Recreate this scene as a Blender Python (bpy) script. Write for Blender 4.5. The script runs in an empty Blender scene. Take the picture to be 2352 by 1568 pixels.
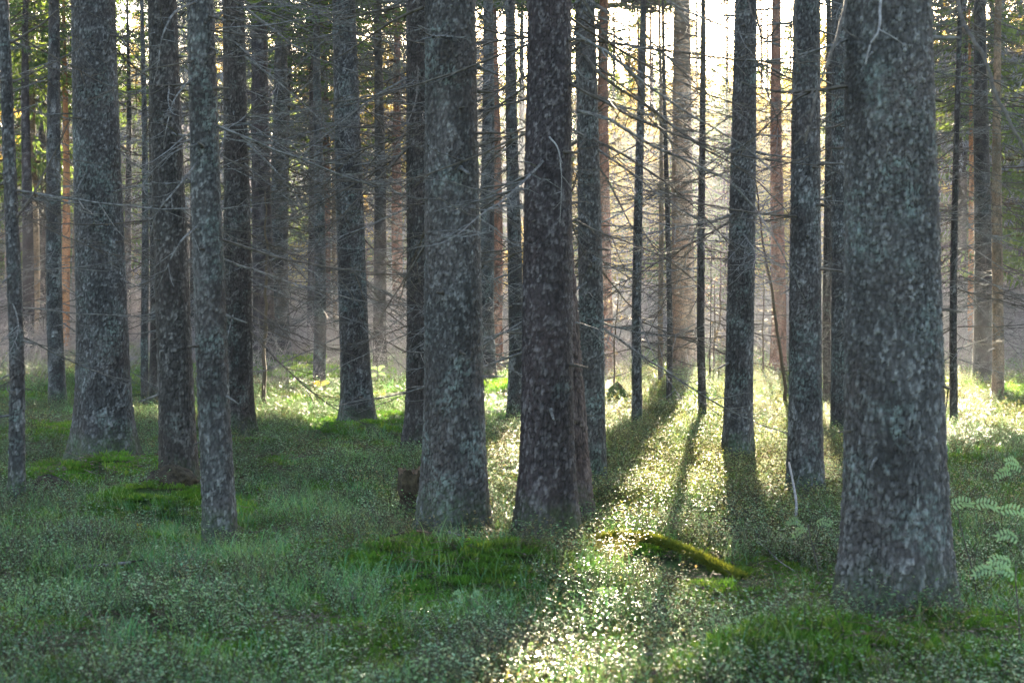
import bpy, math, random
import numpy as np

SEED = 11
random.seed(SEED)
R = np.random.RandomState(SEED)
sc = bpy.context.scene
COL = sc.collection
rad = math.radians

# ------------------------------------------------------------ survey helpers
# the photograph was surveyed in a 2352 x 1568 grid; F = focal length in it
F, CX, HZ, CAMZ = 3267.0, 1176.0, 745.0, 1.45


def at(px, py, d):
    return ((px - CX) / F * d, d, CAMZ - (py - HZ) / F * d)


SUN_AZ, SUN_EL = rad(8.5), rad(17.0)


ZONES = [(-.95, -.2, 4, 9.5), (-2.5, 1.3, 9.5, 36), (3.7, 5.1, 17, 30), (-18, -15, 30, 42), (-8, -6, 23, 34)]


def shades_zone(u, d, zb, zt, rc=1.7):
    k = 1 / math.tan(SUN_EL)
    a, b = d - k * zt, d - k * zb
    return any(u > q[0] - rc and u < q[1] + rc and a < q[3] and b > q[2] for q in ZONES)


def usun(x, y):
    return x * math.cos(SUN_AZ) - y * math.sin(SUN_AZ)


# ------------------------------------------------------------ noise
def _h(ix, iy, s=0):
    n = (ix.astype(np.int64) * 374761393 + iy.astype(np.int64) * 668265263 + s * 982451653) & 0x7fffffff
    n = (n ^ (n >> 13)) * 1274126177 & 0x7fffffff
    n = (n ^ (n >> 16)) & 0xffff
    return n / 65535.0


def vnoise(x, y, s=0):
    x = np.asarray(x, float); y = np.asarray(y, float)
    ix = np.floor(x); iy = np.floor(y)
    fx = x - ix; fy = y - iy
    fx = fx * fx * (3 - 2 * fx); fy = fy * fy * (3 - 2 * fy)
    a = _h(ix, iy, s); b = _h(ix + 1, iy, s); c = _h(ix, iy + 1, s); d = _h(ix + 1, iy + 1, s)
    return (a * (1 - fx) + b * fx) * (1 - fy) + (c * (1 - fx) + d * fx) * fy


def smooth(a, b, x):
    t = np.clip((x - a) / (b - a), 0, 1)
    return t * t * (3 - 2 * t)


# ------------------------------------------------------------ mesh helpers
class MB:
    def __init__(s):
        s.v = []; s.f = []; s.n = 0; s.at = []

    def add(s, verts, faces, a=0.0):
        s.v.extend(verts)
        n = s.n
        s.f.extend([tuple(i + n for i in f) for f in faces])
        s.n += len(verts)
        s.at.extend([a] * len(verts))

    def tube(s, pts, rs, k=4, a=0.0, cap=True):
        pts = [np.array(p, float) for p in pts]
        vs = []; fs = []
        m = len(pts)
        for i, p in enumerate(pts):
            t = pts[min(i + 1, m - 1)] - pts[max(i - 1, 0)]
            t /= (np.linalg.norm(t) + 1e-9)
            ref = np.array((0, 0, 1.0)) if abs(t[2]) < .9 else np.array((1.0, 0, 0))
            u = np.cross(ref, t); u /= np.linalg.norm(u)
            w = np.cross(t, u)
            for j in range(k):
                an = 2 * math.pi * j / k
                q = p + rs[i] * (math.cos(an) * u + math.sin(an) * w)
                vs.append((q[0], q[1], q[2]))
        for i in range(m - 1):
            for j in range(k):
                j2 = (j + 1) % k
                fs.append((i * k + j, i * k + j2, (i + 1) * k + j2, (i + 1) * k + j))
        if cap:
            fs.append(tuple(range(k))[::-1])
            fs.append(tuple((m - 1) * k + j for j in range(k)))
        s.add(vs, fs, a)

    def mesh(s, name, mat, smoothf=False, attr=None):
        me = bpy.data.meshes.new(name)
        me.from_pydata([tuple(map(float, v)) for v in s.v], [], s.f)
        if mat: me.materials.append(mat)
        if smoothf: me.polygons.foreach_set('use_smooth', [True] * len(me.polygons))
        if attr:
            at_ = me.attributes.new(attr, 'FLOAT', 'POINT')
            at_.data.foreach_set('value', s.at)
        me.update()
        return me


def grid_mesh(name, P, wrap, mat, attrs=None):
    """P: (rows, cols, 3) array."""
    nr, nc, _ = P.shape
    idx = np.arange(nr * nc).reshape(nr, nc)
    if wrap:
        idx = np.concatenate([idx, idx[:, :1]], axis=1)
    a = idx[:-1, :-1]; b = idx[:-1, 1:]; c = idx[1:, 1:]; d = idx[1:, :-1]
    q = np.stack([a, b, c, d], -1).reshape(-1, 4)
    me = bpy.data.meshes.new(name)
    me.vertices.add(nr * nc)
    me.vertices.foreach_set('co', P.reshape(-1).astype(np.float32))
    me.loops.add(q.size)
    me.loops.foreach_set('vertex_index', q.reshape(-1).astype(np.int32))
    me.polygons.add(len(q))
    me.polygons.foreach_set('loop_start', (np.arange(len(q)) * 4).astype(np.int32))
    me.polygons.foreach_set('use_smooth', np.ones(len(q), bool))
    for k, v in (attrs or {}).items():
        t = me.attributes.new(k, 'FLOAT', 'POINT')
        t.data.foreach_set('value', v.reshape(-1).astype(np.float32))
    me.materials.append(mat)
    me.update(calc_edges=True)
    me.validate()
    return me


def link(name, me, parent=None, loc=(0, 0, 0), rot=(0, 0, 0), scl=1.0):
    o = bpy.data.objects.new(name, me)
    COL.objects.link(o)
    o.location = loc; o.rotation_euler = rot
    o.scale = (scl, scl, scl) if not isinstance(scl, tuple) else scl
    if parent: o.parent = parent
    return o


def tag(o, label=None, cat=None, group=None, kind=None):
    if label: o['label'] = label
    if cat: o['category'] = cat
    if group: o['group'] = group
    if kind: o['kind'] = kind
    return o


def thing(name, loc, label, cat, group=None):
    o = bpy.data.objects.new(name, None)
    o.empty_display_size = .2
    COL.objects.link(o); o.location = loc
    return tag(o, label, cat, group)


# ------------------------------------------------------------ materials
def newmat(name):
    m = bpy.data.materials.new(name); m.use_nodes = True
    nt = m.node_tree; nt.nodes.clear()
    out = nt.nodes.new('ShaderNodeOutputMaterial')
    return m, nt, out


def N(nt, t, **kw):
    n = nt.nodes.new(t)
    for k, v in kw.items():
        if k in ('operation', 'blend_type', 'data_type', 'attribute_name', 'feature', 'interpolation_type', 'noise_dimensions'):
            setattr(n, k, v)
        else:
            n.inputs[k].default_value = v
    return n


def mixc(nt, fac, a, b, blend='MIX'):
    n = nt.nodes.new('ShaderNodeMix'); n.data_type = 'RGBA'; n.blend_type = blend
    for sock, v in ((n.inputs[0], fac), (n.inputs[6], a), (n.inputs[7], b)):
        if hasattr(v, 'is_output'): nt.links.new(v, sock)
        elif isinstance(v, (int, float)): sock.default_value = v
        else: sock.default_value = (*v, 1)
    return n.outputs[2]


def maprange(nt, v, a, b, c=0.0, d=1.0):
    n = nt.nodes.new('ShaderNodeMapRange')
    nt.links.new(v, n.inputs[0])
    for i, x in enumerate((a, b, c, d)): n.inputs[i + 1].default_value = x
    return n.outputs[0]


def math2(nt, op, a, b):
    n = nt.nodes.new('ShaderNodeMath'); n.operation = op
    for i, v in enumerate((a, b)):
        if hasattr(v, 'is_output'): nt.links.new(v, n.inputs[i])
        else: n.inputs[i].default_value = v
    return n.outputs[0]


def noise(nt, vec, scale, detail=3, rough=.55):
    n = nt.nodes.new('ShaderNodeTexNoise')
    n.inputs['Scale'].default_value = scale; n.inputs['Detail'].default_value = detail
    n.inputs['Roughness'].default_value = rough
    if vec is not None: nt.links.new(vec, n.inputs['Vector'])
    return n.outputs['Fac']


def bark_mat(name, dark, mid, light, lichen=.4, lcol=(.19, .25, .24), moss=1.0, fis=1.0):
    m, nt, out = newmat(name)
    L = nt.links
    geo = nt.nodes.new('ShaderNodeNewGeometry'); pos = geo.outputs['Position']
    tc = nt.nodes.new('ShaderNodeTexCoord')
    mp = nt.nodes.new('ShaderNodeMapping'); L.new(pos, mp.inputs[0]); mp.inputs['Scale'].default_value = (1, 1, .55)
    fl = N(nt, 'ShaderNodeAttribute', attribute_name='flake').outputs['Fac']
    ed = N(nt, 'ShaderNodeAttribute', attribute_name='edge').outputs['Fac']
    big = noise(nt, pos, 1.7, 3)
    n1 = noise(nt, mp.outputs[0], 38, 4, .65)
    n2 = noise(nt, pos, 120, 3, .6)
    vo = nt.nodes.new('ShaderNodeTexVoronoi'); vo.inputs['Scale'].default_value = 52
    L.new(mp.outputs[0], vo.inputs['Vector'])
    v = math2(nt, 'ADD', math2(nt, 'MULTIPLY', fl, .55), math2(nt, 'MULTIPLY', n1, .55))
    c = mixc(nt, maprange(nt, v, .40, .92), mid, light)
    # tint drift between greyer and browner bark
    c = mixc(nt, maprange(nt, big, .38, .65, 0, .55), c, tuple(x * y for x, y in zip(mid, (1.25, .95, .85))))
    mp2 = nt.nodes.new('ShaderNodeMapping'); L.new(pos, mp2.inputs[0]); mp2.inputs['Scale'].default_value = (2.2, 2.2, .9)
    c = mixc(nt, 1.0, c, maprange(nt, noise(nt, mp2.outputs[0], 2.0, 4, .6), .3, .7, .5, 1.45), 'MULTIPLY')
    # lichen crust on the raised plates
    l1 = noise(nt, pos, 3.1, 4, .6)
    l2 = noise(nt, pos, 30, 3, .6)
    lm = math2(nt, 'MULTIPLY', maprange(nt, l1, .62 - .28 * lichen, .78 - .2 * lichen), maprange(nt, l2, .42, .62))
    lm = math2(nt, 'MULTIPLY', lm, maprange(nt, ed, .15, .6))
    c = mixc(nt, math2(nt, 'MULTIPLY', lm, min(1, .35 + lichen)), c, lcol)
    # crevices
    cre = math2(nt, 'MULTIPLY', maprange(nt, ed, .0, .5, .12, 1.0), maprange(nt, vo.outputs['Distance'], .75, .35, .45, 1.0))
    c = mixc(nt, cre, dark, c)
    # mossy foot
    sep = nt.nodes.new('ShaderNodeSeparateXYZ'); L.new(tc.outputs['Object'], sep.inputs[0])
    zz = math2(nt, 'ADD', sep.outputs['Z'], math2(nt, 'MULTIPLY', l1, -.5))
    foot = math2(nt, 'MULTIPLY', maprange(nt, zz, .12, -.22), maprange(nt, l2, .3, .6))
    c = mixc(nt, math2(nt, 'MULTIPLY', foot, .85 * moss), c, (.05, .085, .022))
    bs = nt.nodes.new('ShaderNodeBsdfPrincipled')
    L.new(c, bs.inputs['Base Color']); bs.inputs['Roughness'].default_value = .78
    bs.inputs['Specular IOR Level'].default_value = .3
    bh = math2(nt, 'ADD', math2(nt, 'MULTIPLY', n1, .7), math2(nt, 'MULTIPLY', n2, .25))
    bh = math2(nt, 'SUBTRACT', bh, math2(nt, 'MULTIPLY', vo.outputs['Distance'], .6))
    bp = nt.nodes.new('ShaderNodeBump'); bp.inputs['Distance'].default_value = .014 * fis; bp.inputs['Strength'].default_value = .9
    L.new(bh, bp.inputs['Height']); L.new(bp.outputs[0], bs.inputs['Normal'])
    L.new(bs.outputs[0], out.inputs[0])
    return m


def leaf_mat(name, cols, rough=.4, trans=.4, spec=.5, tmul=(1.5, 1.6, .8), gloss=True):
    """cols: list of colours picked per instance; attribute 'w' marks woody bits."""
    m, nt, out = newmat(name); L = nt.links
    oi = nt.nodes.new('ShaderNodeObjectInfo')
    geo = nt.nodes.new('ShaderNodeNewGeometry')
    rnd = math2(nt, 'FRACT', math2(nt, 'ADD', math2(nt, 'MULTIPLY', oi.outputs['Random'], .9), math2(nt, 'MULTIPLY', geo.outputs['Random Per Island'], .35)), 0)
    cr = nt.nodes.new('ShaderNodeValToRGB'); L.new(rnd, cr.inputs[0])
    els = cr.color_ramp.elements
    while len(els) < len(cols): els.new(.5)
    for i, c in enumerate(cols):
        els[i].position = i / (len(cols) - 1) if len(cols) > 1 else 0; els[i].color = (*c, 1)
    big = noise(nt, geo.outputs['Position'], .9, 2)
    c = mixc(nt, 1.0, cr.outputs[0], maprange(nt, big, .3, .7, .6, 1.3), 'MULTIPLY')
    wood = N(nt, 'ShaderNodeAttribute', attribute_name='w').outputs['Fac']
    c = mixc(nt, wood, c, (.07, .05, .035))
    bs = nt.nodes.new('ShaderNodeBsdfPrincipled')
    L.new(c, bs.inputs['Base Color']); bs.inputs['Roughness'].default_value = rough
    bs.inputs['Specular IOR Level'].default_value = spec
    tr = nt.nodes.new('ShaderNodeBsdfTranslucent')
    L.new(mixc(nt, 1.0, c, tmul, 'MULTIPLY'), tr.inputs[0])
    mx = nt.nodes.new('ShaderNodeMixShader'); mx.inputs[0].default_value = trans
    L.new(bs.outputs[0], mx.inputs[1]); L.new(tr.outputs[0], mx.inputs[2])
    L.new(mx.outputs[0], out.inputs[0])
    return m


def simple_mat(name, a, b, scale=20, rough=.8, bump=.01, c3=None, s3=3):
    m, nt, out = newmat(name); L = nt.links
    geo = nt.nodes.new('ShaderNodeNewGeometry'); pos = geo.outputs['Position']
    n = noise(nt, pos, scale, 4, .65)
    c = mixc(nt, maprange(nt, n, .35, .68), a, b)
    if c3: c = mixc(nt, maprange(nt, noise(nt, pos, s3, 3), .5, .62), c, c3)
    bs = nt.nodes.new('ShaderNodeBsdfPrincipled'); L.new(c, bs.inputs['Base Color'])
    bs.inputs['Roughness'].default_value = rough; bs.inputs['Specular IOR Level'].default_value = .3
    bp = nt.nodes.new('ShaderNodeBump'); bp.inputs['Distance'].default_value = bump
    L.new(n, bp.inputs['Height']); L.new(bp.outputs[0], bs.inputs['Normal'])
    L.new(bs.outputs[0], out.inputs[0])
    return m


BARK = {
    'grey': bark_mat('spruce_bark_grey', (.007, .007, .008), (.055, .054, .058), (.31, .315, .335), .42),
    'teal': bark_mat('spruce_bark_lichen', (.009, .009, .010), (.062, .060, .063), (.31, .315, .325), .48, (.21, .27, .26)),
    'dark': bark_mat('spruce_bark_dark', (.005, .005, .005), (.045, .040, .040), (.22, .21, .21), .25),
    'purple': bark_mat('spruce_bark_purple', (.004, .003, .004), (.042, .034, .038), (.24, .222, .235), .12),
    'brown': bark_mat('pine_bark_brown', (.012, .009, .009), (.085, .062, .060), (.18, .145, .14), .1, fis=1.6),
    'orange': bark_mat('pine_bark_orange', (.09, .04, .02), (.36, .17, .08), (.48, .27, .15), .0, moss=.2),
    'tan': bark_mat('sapling_bark_tan', (.06, .045, .03), (.19, .14, .10), (.30, .24, .18), .3, moss=.2),
    'red': bark_mat('pine_bark_red', (.05, .025, .02), (.21, .115, .085), (.30, .19, .15), .1, moss=.3),
}
M_TWIG = simple_mat('dead_twig_bark', (.05, .045, .042), (.21, .205, .205), 28, .8, .003)
M_TWIGD = simple_mat('dead_twig_dark', (.04, .032, .028), (.13, .115, .10), 28, .8, .003)
M_NEED = leaf_mat('spruce_needles', [(.05, .085, .035), (.08, .13, .05), (.12, .16, .05)], .5, .45, .3, (1.8, 1.7, .8))
M_LICH = leaf_mat('lichened_dead_twigs', [(.17, .17, .19), (.26, .26, .30), (.13, .15, .11), (.22, .20, .24)], .7, .3, .2, (1.1, 1.1, 1.2))
M_GOLD = leaf_mat('sunlit_tint_foliage', [(.25, .22, .09), (.36, .29, .12), (.20, .21, .09)], .5, .55, .3, (1.8, 1.5, .65))  # needle colour lightened to gold, standing in for sunlight through the crowns
M_BIL = leaf_mat('bilberry_leaves', [(.09, .24, .12), (.13, .31, .12), (.20, .35, .10), (.11, .28, .17), (.38, .50, .30), (.10, .28, .10)], .33, .42, .7)
M_BILY = leaf_mat('autumn_bilberry_leaves', [(.34, .30, .11), (.42, .32, .14), (.24, .26, .10), (.36, .22, .12)], .4, .45, .5)
M_SUNL = leaf_mat('sunlight_tinted_leaves', [(.13, .26, .11), (.20, .31, .12), (.38, .33, .14), (.14, .28, .14), (.20, .27, .08)], .40, .52, .7, (1.8, 1.7, .6))  # leaves for the sun strips, the light put into a brighter colour
M_GRASS = leaf_mat('forest_grass_blades', [(.07, .20, .09), (.09, .25, .10), (.15, .29, .11), (.26, .34, .15), (.08, .23, .14)], .4, .4, .45)
M_MOSS = leaf_mat('moss_fronds', [(.07, .16, .03), (.12, .24, .04), (.08, .16, .03), (.22, .29, .06)], .6, .4, .2)
M_LITTER = leaf_mat('forest_litter', [(.10, .06, .04), (.16, .11, .08), (.07, .045, .035), (.22, .17, .14)], .7, .1, .3)
M_BRUSH = leaf_mat('bare_brushwood', [(.24, .21, .22), (.32, .28, .29), (.17, .15, .15)], .8, .1, .2)
M_ROWP = leaf_mat('rowan_leaf_pale', [(.20, .33, .19), (.26, .38, .23)], .45, .5, .4)
M_ROWY = leaf_mat('rowan_leaf_yellow', [(.28, .26, .05), (.33, .26, .06)], .45, .5, .4, (1.4, 1.3, .6))
M_CUT = simple_mat('old_cut_wood', (.06, .04, .025), (.19, .125, .08), 30, .85, .01)
M_STUMP = simple_mat('rotten_stump_bark', (.018, .014, .010), (.085, .066, .045), 22, .9, .02)
M_MOSSY = simple_mat('mossy_log_bark', (.02, .035, .01), (.07, .11, .02), 40, .9, .02, (.06, .04, .025), 4)
M_WHITE = simple_mat('bleached_branch', (.14, .13, .13), (.32, .31, .31), 25, .75, .004)


# ------------------------------------------------------------ trunks
def cells(U, V, nu, s):
    """wrapped voronoi on (U in cells, V in cells); returns F1, F2, id."""
    iu = np.floor(U).astype(int); iv = np.floor(V).astype(int)
    f1 = np.full(U.shape, 9.0); f2 = np.full(U.shape, 9.0); cid = np.zeros(U.shape); dv = np.zeros(U.shape)
    for du in (-1, 0, 1):
        for dvv in (-1, 0, 1):
            cu = iu + du; cv = iv + dvv
            cw = np.mod(cu, nu)
            px = cu + .15 + .7 * _h(cw, cv, s); py = cv + .15 + .7 * _h(cw, cv, s + 7)
            ddx = U - px; ddy = V - py
            d = np.sqrt(ddx ** 2 + ddy ** 2)
            r = _h(cw, cv, s + 13)
            n1 = d < f1
            f2 = np.where(n1, f1, np.minimum(f2, d))
            cid = np.where(n1, r, cid); dv = np.where(n1, ddy, dv)
            f1 = np.where(n1, d, f1)
    return f1, f2, cid, dv


def trunk_mesh(name, rmid, zmid, H, slope, D, mat, flare=.35, seed=0, cell=(.026, .034), plated=0.0, bend=0.0, lobes=5):
    zvis = min(H * .8, CAMZ + .235 * D + .6 - 0)
    step = max(.0085, D * .0012)
    if D > 24: step = .08
    zl = np.concatenate([np.arange(-.35, zvis, step), np.linspace(zvis, H, 8)])
    r_v = rmid * (1 + .16)
    nseg = int(max(10, min(230, 2 * math.pi * r_v / step)))
    th = np.linspace(0, 2 * math.pi, nseg, endpoint=False)
    T, Z = np.meshgrid(th, zl)
    taper = np.clip(1 - (Z - zmid) / (H - zmid) * (Z > zmid) - (Z - zmid) / (H * 1.7) * (Z <= zmid), .03, 3)
    ph = seed * 1.7
    lob = .5 + .5 * (.6 * np.cos(lobes * T + ph) + .4 * np.cos(3 * T + 2 * ph))
    fl = flare * 1.7 * np.exp(-np.clip(Z + .02, -.35, 9) / (.21 + rmid * .7)) * (.35 + .9 * lob)
    Rr = rmid * taper * (1 + fl)
    # gentle out-of-round and sweep
    Rr = Rr * (1 + .02 * np.sin(2 * T + Z * .7 + ph) + .025 * (vnoise(T * 2 / math.pi * 2, Z * 2.0, seed) - .5))
    U0 = T / (2 * math.pi)
    circ = 2 * math.pi * rmid
    nu = max(6, int(circ / cell[0]))
    # plates lengthen toward the foot
    zz = np.where(Z < 1.2, Z * .55, .66 + (Z - 1.2)) if not plated else Z * (1 - .6 * plated)
    wob = (vnoise(U0 * nu * .6, Z * 14, seed + 3) - .5) * 1.1 + (vnoise(U0 * nu * 1.7, Z * 45, seed + 4) - .5) * .5
    f1, f2, cid, dv = cells(np.mod(U0 * nu + wob * .4, nu), zz / cell[1] + wob, nu, seed)
    edge = smooth(.02, .34, f2 - f1)
    calm = .7 + .3 * smooth(.25, .55, vnoise(U0 * nu * .16, Z * 3.2, seed + 21))
    edge = 1 - (1 - edge) * calm
    amp = min(.015, .007 + rmid * .03) * (1.8 if plated else 1.0)
    if D > 24: amp *= .8
    tilt = np.clip(.5 - dv * .9, 0, 1)
    disp = amp * (edge * (.35 + .65 * cid) * (.55 + .6 * tilt) - .35)
    Rr = Rr + disp
    sx = bend * np.sin(Z * .55 + ph) * smooth(0, 1.5, Z)
    P = np.stack([slope * Z + sx + Rr * np.cos(T), .3 * sx + Rr * np.sin(T), Z], -1)
    return grid_mesh(name, P, True, mat, {'flake': np.clip(cid ** 1.6 * (.35 + .75 * tilt) + .12 * (vnoise(U0 * nu * 3, Z * 90, seed + 9) - .5), 0, 1), 'edge': edge}), zvis


# ------------------------------------------------------------ dead branches
def stem_pts(rr, L, n, droop, upturn, wob, ang0=0.0):
    p = np.zeros(3); out = [p.copy()]
    a = ang0; pit = -droop
    st = L / n
    for i in range(n):
        t = i / n
        a += rr.uniform(-wob, wob)
        pit_i = pit + upturn * t * t + rr.uniform(-wob, wob) * .7
        p = p + st * np.array([math.cos(a) * math.cos(pit_i), math.sin(a) * math.cos(pit_i), math.sin(pit_i)])
        out.append(p.copy())
    return out


def branch_mesh(name, seed, L=1.8, dens=1.25, mat=None, droop=(.1, .65), thick=.0092):
    rr = random.Random(seed)
    mb = MB()
    n = 12
    pts = stem_pts(rr, L, n, rr.uniform(*droop), rr.uniform(.1, .65), .10)
    rs = [thick * (1 - .8 * (i / n)) + .0012 for i in range(n + 1)]
    mb.tube(pts, rs, 4)
    for i in range(1, n + 1):
        for side in (-1, 1):
            if rr.random() > .78 * dens * (.6 + .5 * i / n): continue
            base = pts[i]; d = pts[i] - pts[i - 1]
            az = math.atan2(d[1], d[0]) + side * rr.uniform(.5, 1.05)
            l2 = L * rr.uniform(.10, .34) * (1.15 - .55 * i / n)
            sub = stem_pts(rr, l2, 5, rr.uniform(-.1, .65), rr.uniform(-.2, .5), .16, az)
            sub = [base + s for s in sub]
            r0 = rs[i] * .62
            mb.tube(sub, [r0 * (1 - .7 * k / 5) + .001 for k in range(6)], 3, cap=False)
            for k in (2, 3, 4):
                if rr.random() < .6 * dens:
                    sd = rr.choice((-1, 1))
                    az2 = az + sd * rr.uniform(.5, 1.1)
                    s3 = stem_pts(rr, l2 * rr.uniform(.25, .5), 2, rr.uniform(-.1, .6), 0, .15, az2)
                    mb.tube([sub[k] + s for s in s3], [r0 * .5, r0 * .35, .001], 3, cap=False)
    return mb.mesh(name, mat)


BR = [branch_mesh('dead_branch', 100 + i, 1.8, (.7, 1.0, 1.25)[i % 3], M_TWIG if i % 2 else M_TWIGD) for i in range(22)]
BRS = [branch_mesh('dead_branch', 300 + i, .5, .5, M_TWIG if i % 3 else M_TWIGD, (.0, .7), .008) for i in range(7)]


def stub_mesh(seed, mat):
    rr = random.Random(seed); mb = MB()
    pts = stem_pts(rr, rr.uniform(.05, .12), 4, rr.uniform(-.2, .6), 0, .12)
    mb.tube([np.array((-.03, 0, 0))] + pts, [.016, .012, .008, .007, .006, .004], 6)
    return mb.mesh('branch_stub', mat, True)


BRK = [stub_mesh(900 + i, M_TWIGD if i % 2 else M_TWIG) for i in range(6)]


def add_stubs(root, n, r_at, slope, z0, z1, seed):
    rr = random.Random(seed)
    for i in range(n):
        z = z0 + (z1 - z0) * (i + rr.random()) / n; ph = rr.choice((0, math.pi, -math.pi / 2, rr.uniform(0, 6.28))) + rr.uniform(-.7, .7)
        r = r_at(z) * .99
        link('branch_stub', rr.choice(BRK), root, (slope * z + r * math.cos(ph), r * math.sin(ph), z), (0, 0, ph), rr.uniform(.6, 1.5))


def add_branches(root, n, r_at, slope, z0, z1, seed, lenr=(.6, 1.3), side=None, short=.2, bend=0):
    rr = random.Random(seed)
    for i in range(n):
        z = rr.uniform(z0, z1)
        if side is None:
            ph = rr.uniform(0, 2 * math.pi)
            if rr.random() < .5:    # lateral ones are the ones a photo shows
                ph = rr.choice((0, math.pi)) + rr.uniform(-.7, .7)
        else:
            ph = (0 if side > 0 else math.pi) + rr.uniform(-.9, .9)
        r = r_at(z) * .9
        lib = BRS if rr.random() < short else BR
        o = link('dead_branch', rr.choice(lib), root,
                 (slope * z + r * math.cos(ph), r * math.sin(ph), z),
                 (rr.uniform(-.3, .3), rr.uniform(-.25, .22), ph), rr.uniform(*lenr))


# ------------------------------------------------------------ live crowns
def crown_mesh(name, seed, z0, z1, rmax, nb, mat, tw=1.0, fill=1.0, ex=.75, ww=1.0):
    rs = np.random.RandomState(seed)
    V = []; Fc = []; n = 0
    tubes = MB()
    for b in range(nb):
        t = rs.uniform(0, 1)
        z = z0 + (z1 - z0) * t
        L = rmax * (1 - t) ** ex * rs.uniform(.55, 1.1) + .25
        ph = rs.uniform(0, 2 * math.pi)
        dr = rs.uniform(.15, .45)
        k = max(3, int(L / .35))
        ss = np.linspace(0, 1, k + 1)
        bx = ss * L; bz = z - dr * L * ss + .28 * L * ss ** 2
        cx, sy = math.cos(ph), math.sin(ph)
        pts = [(cx * a, sy * a, c) for a, c in zip(bx, bz)]
        tubes.tube(pts, list(.018 * (1 - ss) + .004), 3, 1.0, cap=False)
        m = int(L * 26 * tw * fill)
        if m < 4: m = 4
        s = rs.uniform(.2, 1, m)
        x = s * L; zb = z - dr * L * s + .28 * L * s ** 2
        lat = rs.uniform(-1, 1, m) * L * .30 * (1.15 - s)
        px = cx * x - sy * lat; py = sy * x + cx * lat; pz = zb - np.abs(lat) * .25
        ln = rs.uniform(.12, .34, m); wd = rs.uniform(.018, .045, m) * ww
        # hanging or outward twig direction
        az = ph + np.sign(lat) * rs.uniform(.2, 1.2, m); el = -rs.uniform(.1, 1.35, m)
        d = np.stack([np.cos(az) * np.cos(el), np.sin(az) * np.cos(el), np.sin(el)], -1)
        u = np.cross(d, rs.normal(size=(m, 3))); u /= np.linalg.norm(u, axis=1)[:, None]
        p0 = np.stack([px, py, pz], -1)
        a = p0; b1 = p0 + d * (ln * .45)[:, None] + u * wd[:, None]
        c1 = p0 + d * ln[:, None]; d1 = p0 + d * (ln * .45)[:, None] - u * wd[:, None]
        V.append(np.stack([a, b1, c1, d1], 1).reshape(-1, 3))
        Fc.append(np.arange(m * 4).reshape(m, 4) + n); n += m * 4
    V = np.concatenate(V); Fc = np.concatenate(Fc)
    nv = len(V)
    vs = [tuple(v) for v in V.tolist()] + [tuple(map(float, v)) for v in tubes.v]
    fs = [tuple(f) for f in Fc.tolist()] + [tuple(i + nv for i in f) for f in tubes.f]
    me = bpy.data.meshes.new(name); me.from_pydata(vs, [], fs)
    at_ = me.attributes.new('w', 'FLOAT', 'POINT')
    w = np.zeros(len(vs)); w[nv:] = 1
    at_.data.foreach_set('value', w)
    me.materials.append(mat); me.update()
    return me


# twig thicket of a distant trunk: many dead branches in one mesh
def thicket_mesh(name, seed, z0, z1, nb, L=1.7, mat=None):
    rr = random.Random(seed)
    mb = MB()
    for b in range(nb):
        z = rr.uniform(z0, z1); ph = rr.uniform(0, 6.283)
        l = L * rr.uniform(.4, 1.15)
        pts = stem_pts(rr, l, 6, rr.uniform(.1, .6), rr.uniform(.1, .6), .12, ph)
        off = np.array((0, 0, z)); pts = [p + off for p in pts]
        mb.tube(pts, [.013 * (1 - .75 * i / 6) for i in range(7)], 3, cap=False)
        for i in range(1, 7):
            for sd in (-1, 1):
                if rr.random() < .7:
                    s = stem_pts(rr, l * rr.uniform(.12, .3), 2, rr.uniform(-.1, .7), 0, .2, ph + sd * rr.uniform(.4, 1.1))
                    mb.tube([pts[i] + q for q in s], [.006, .0045, .003], 3, cap=False)
    return mb.mesh(name, mat)


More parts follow.
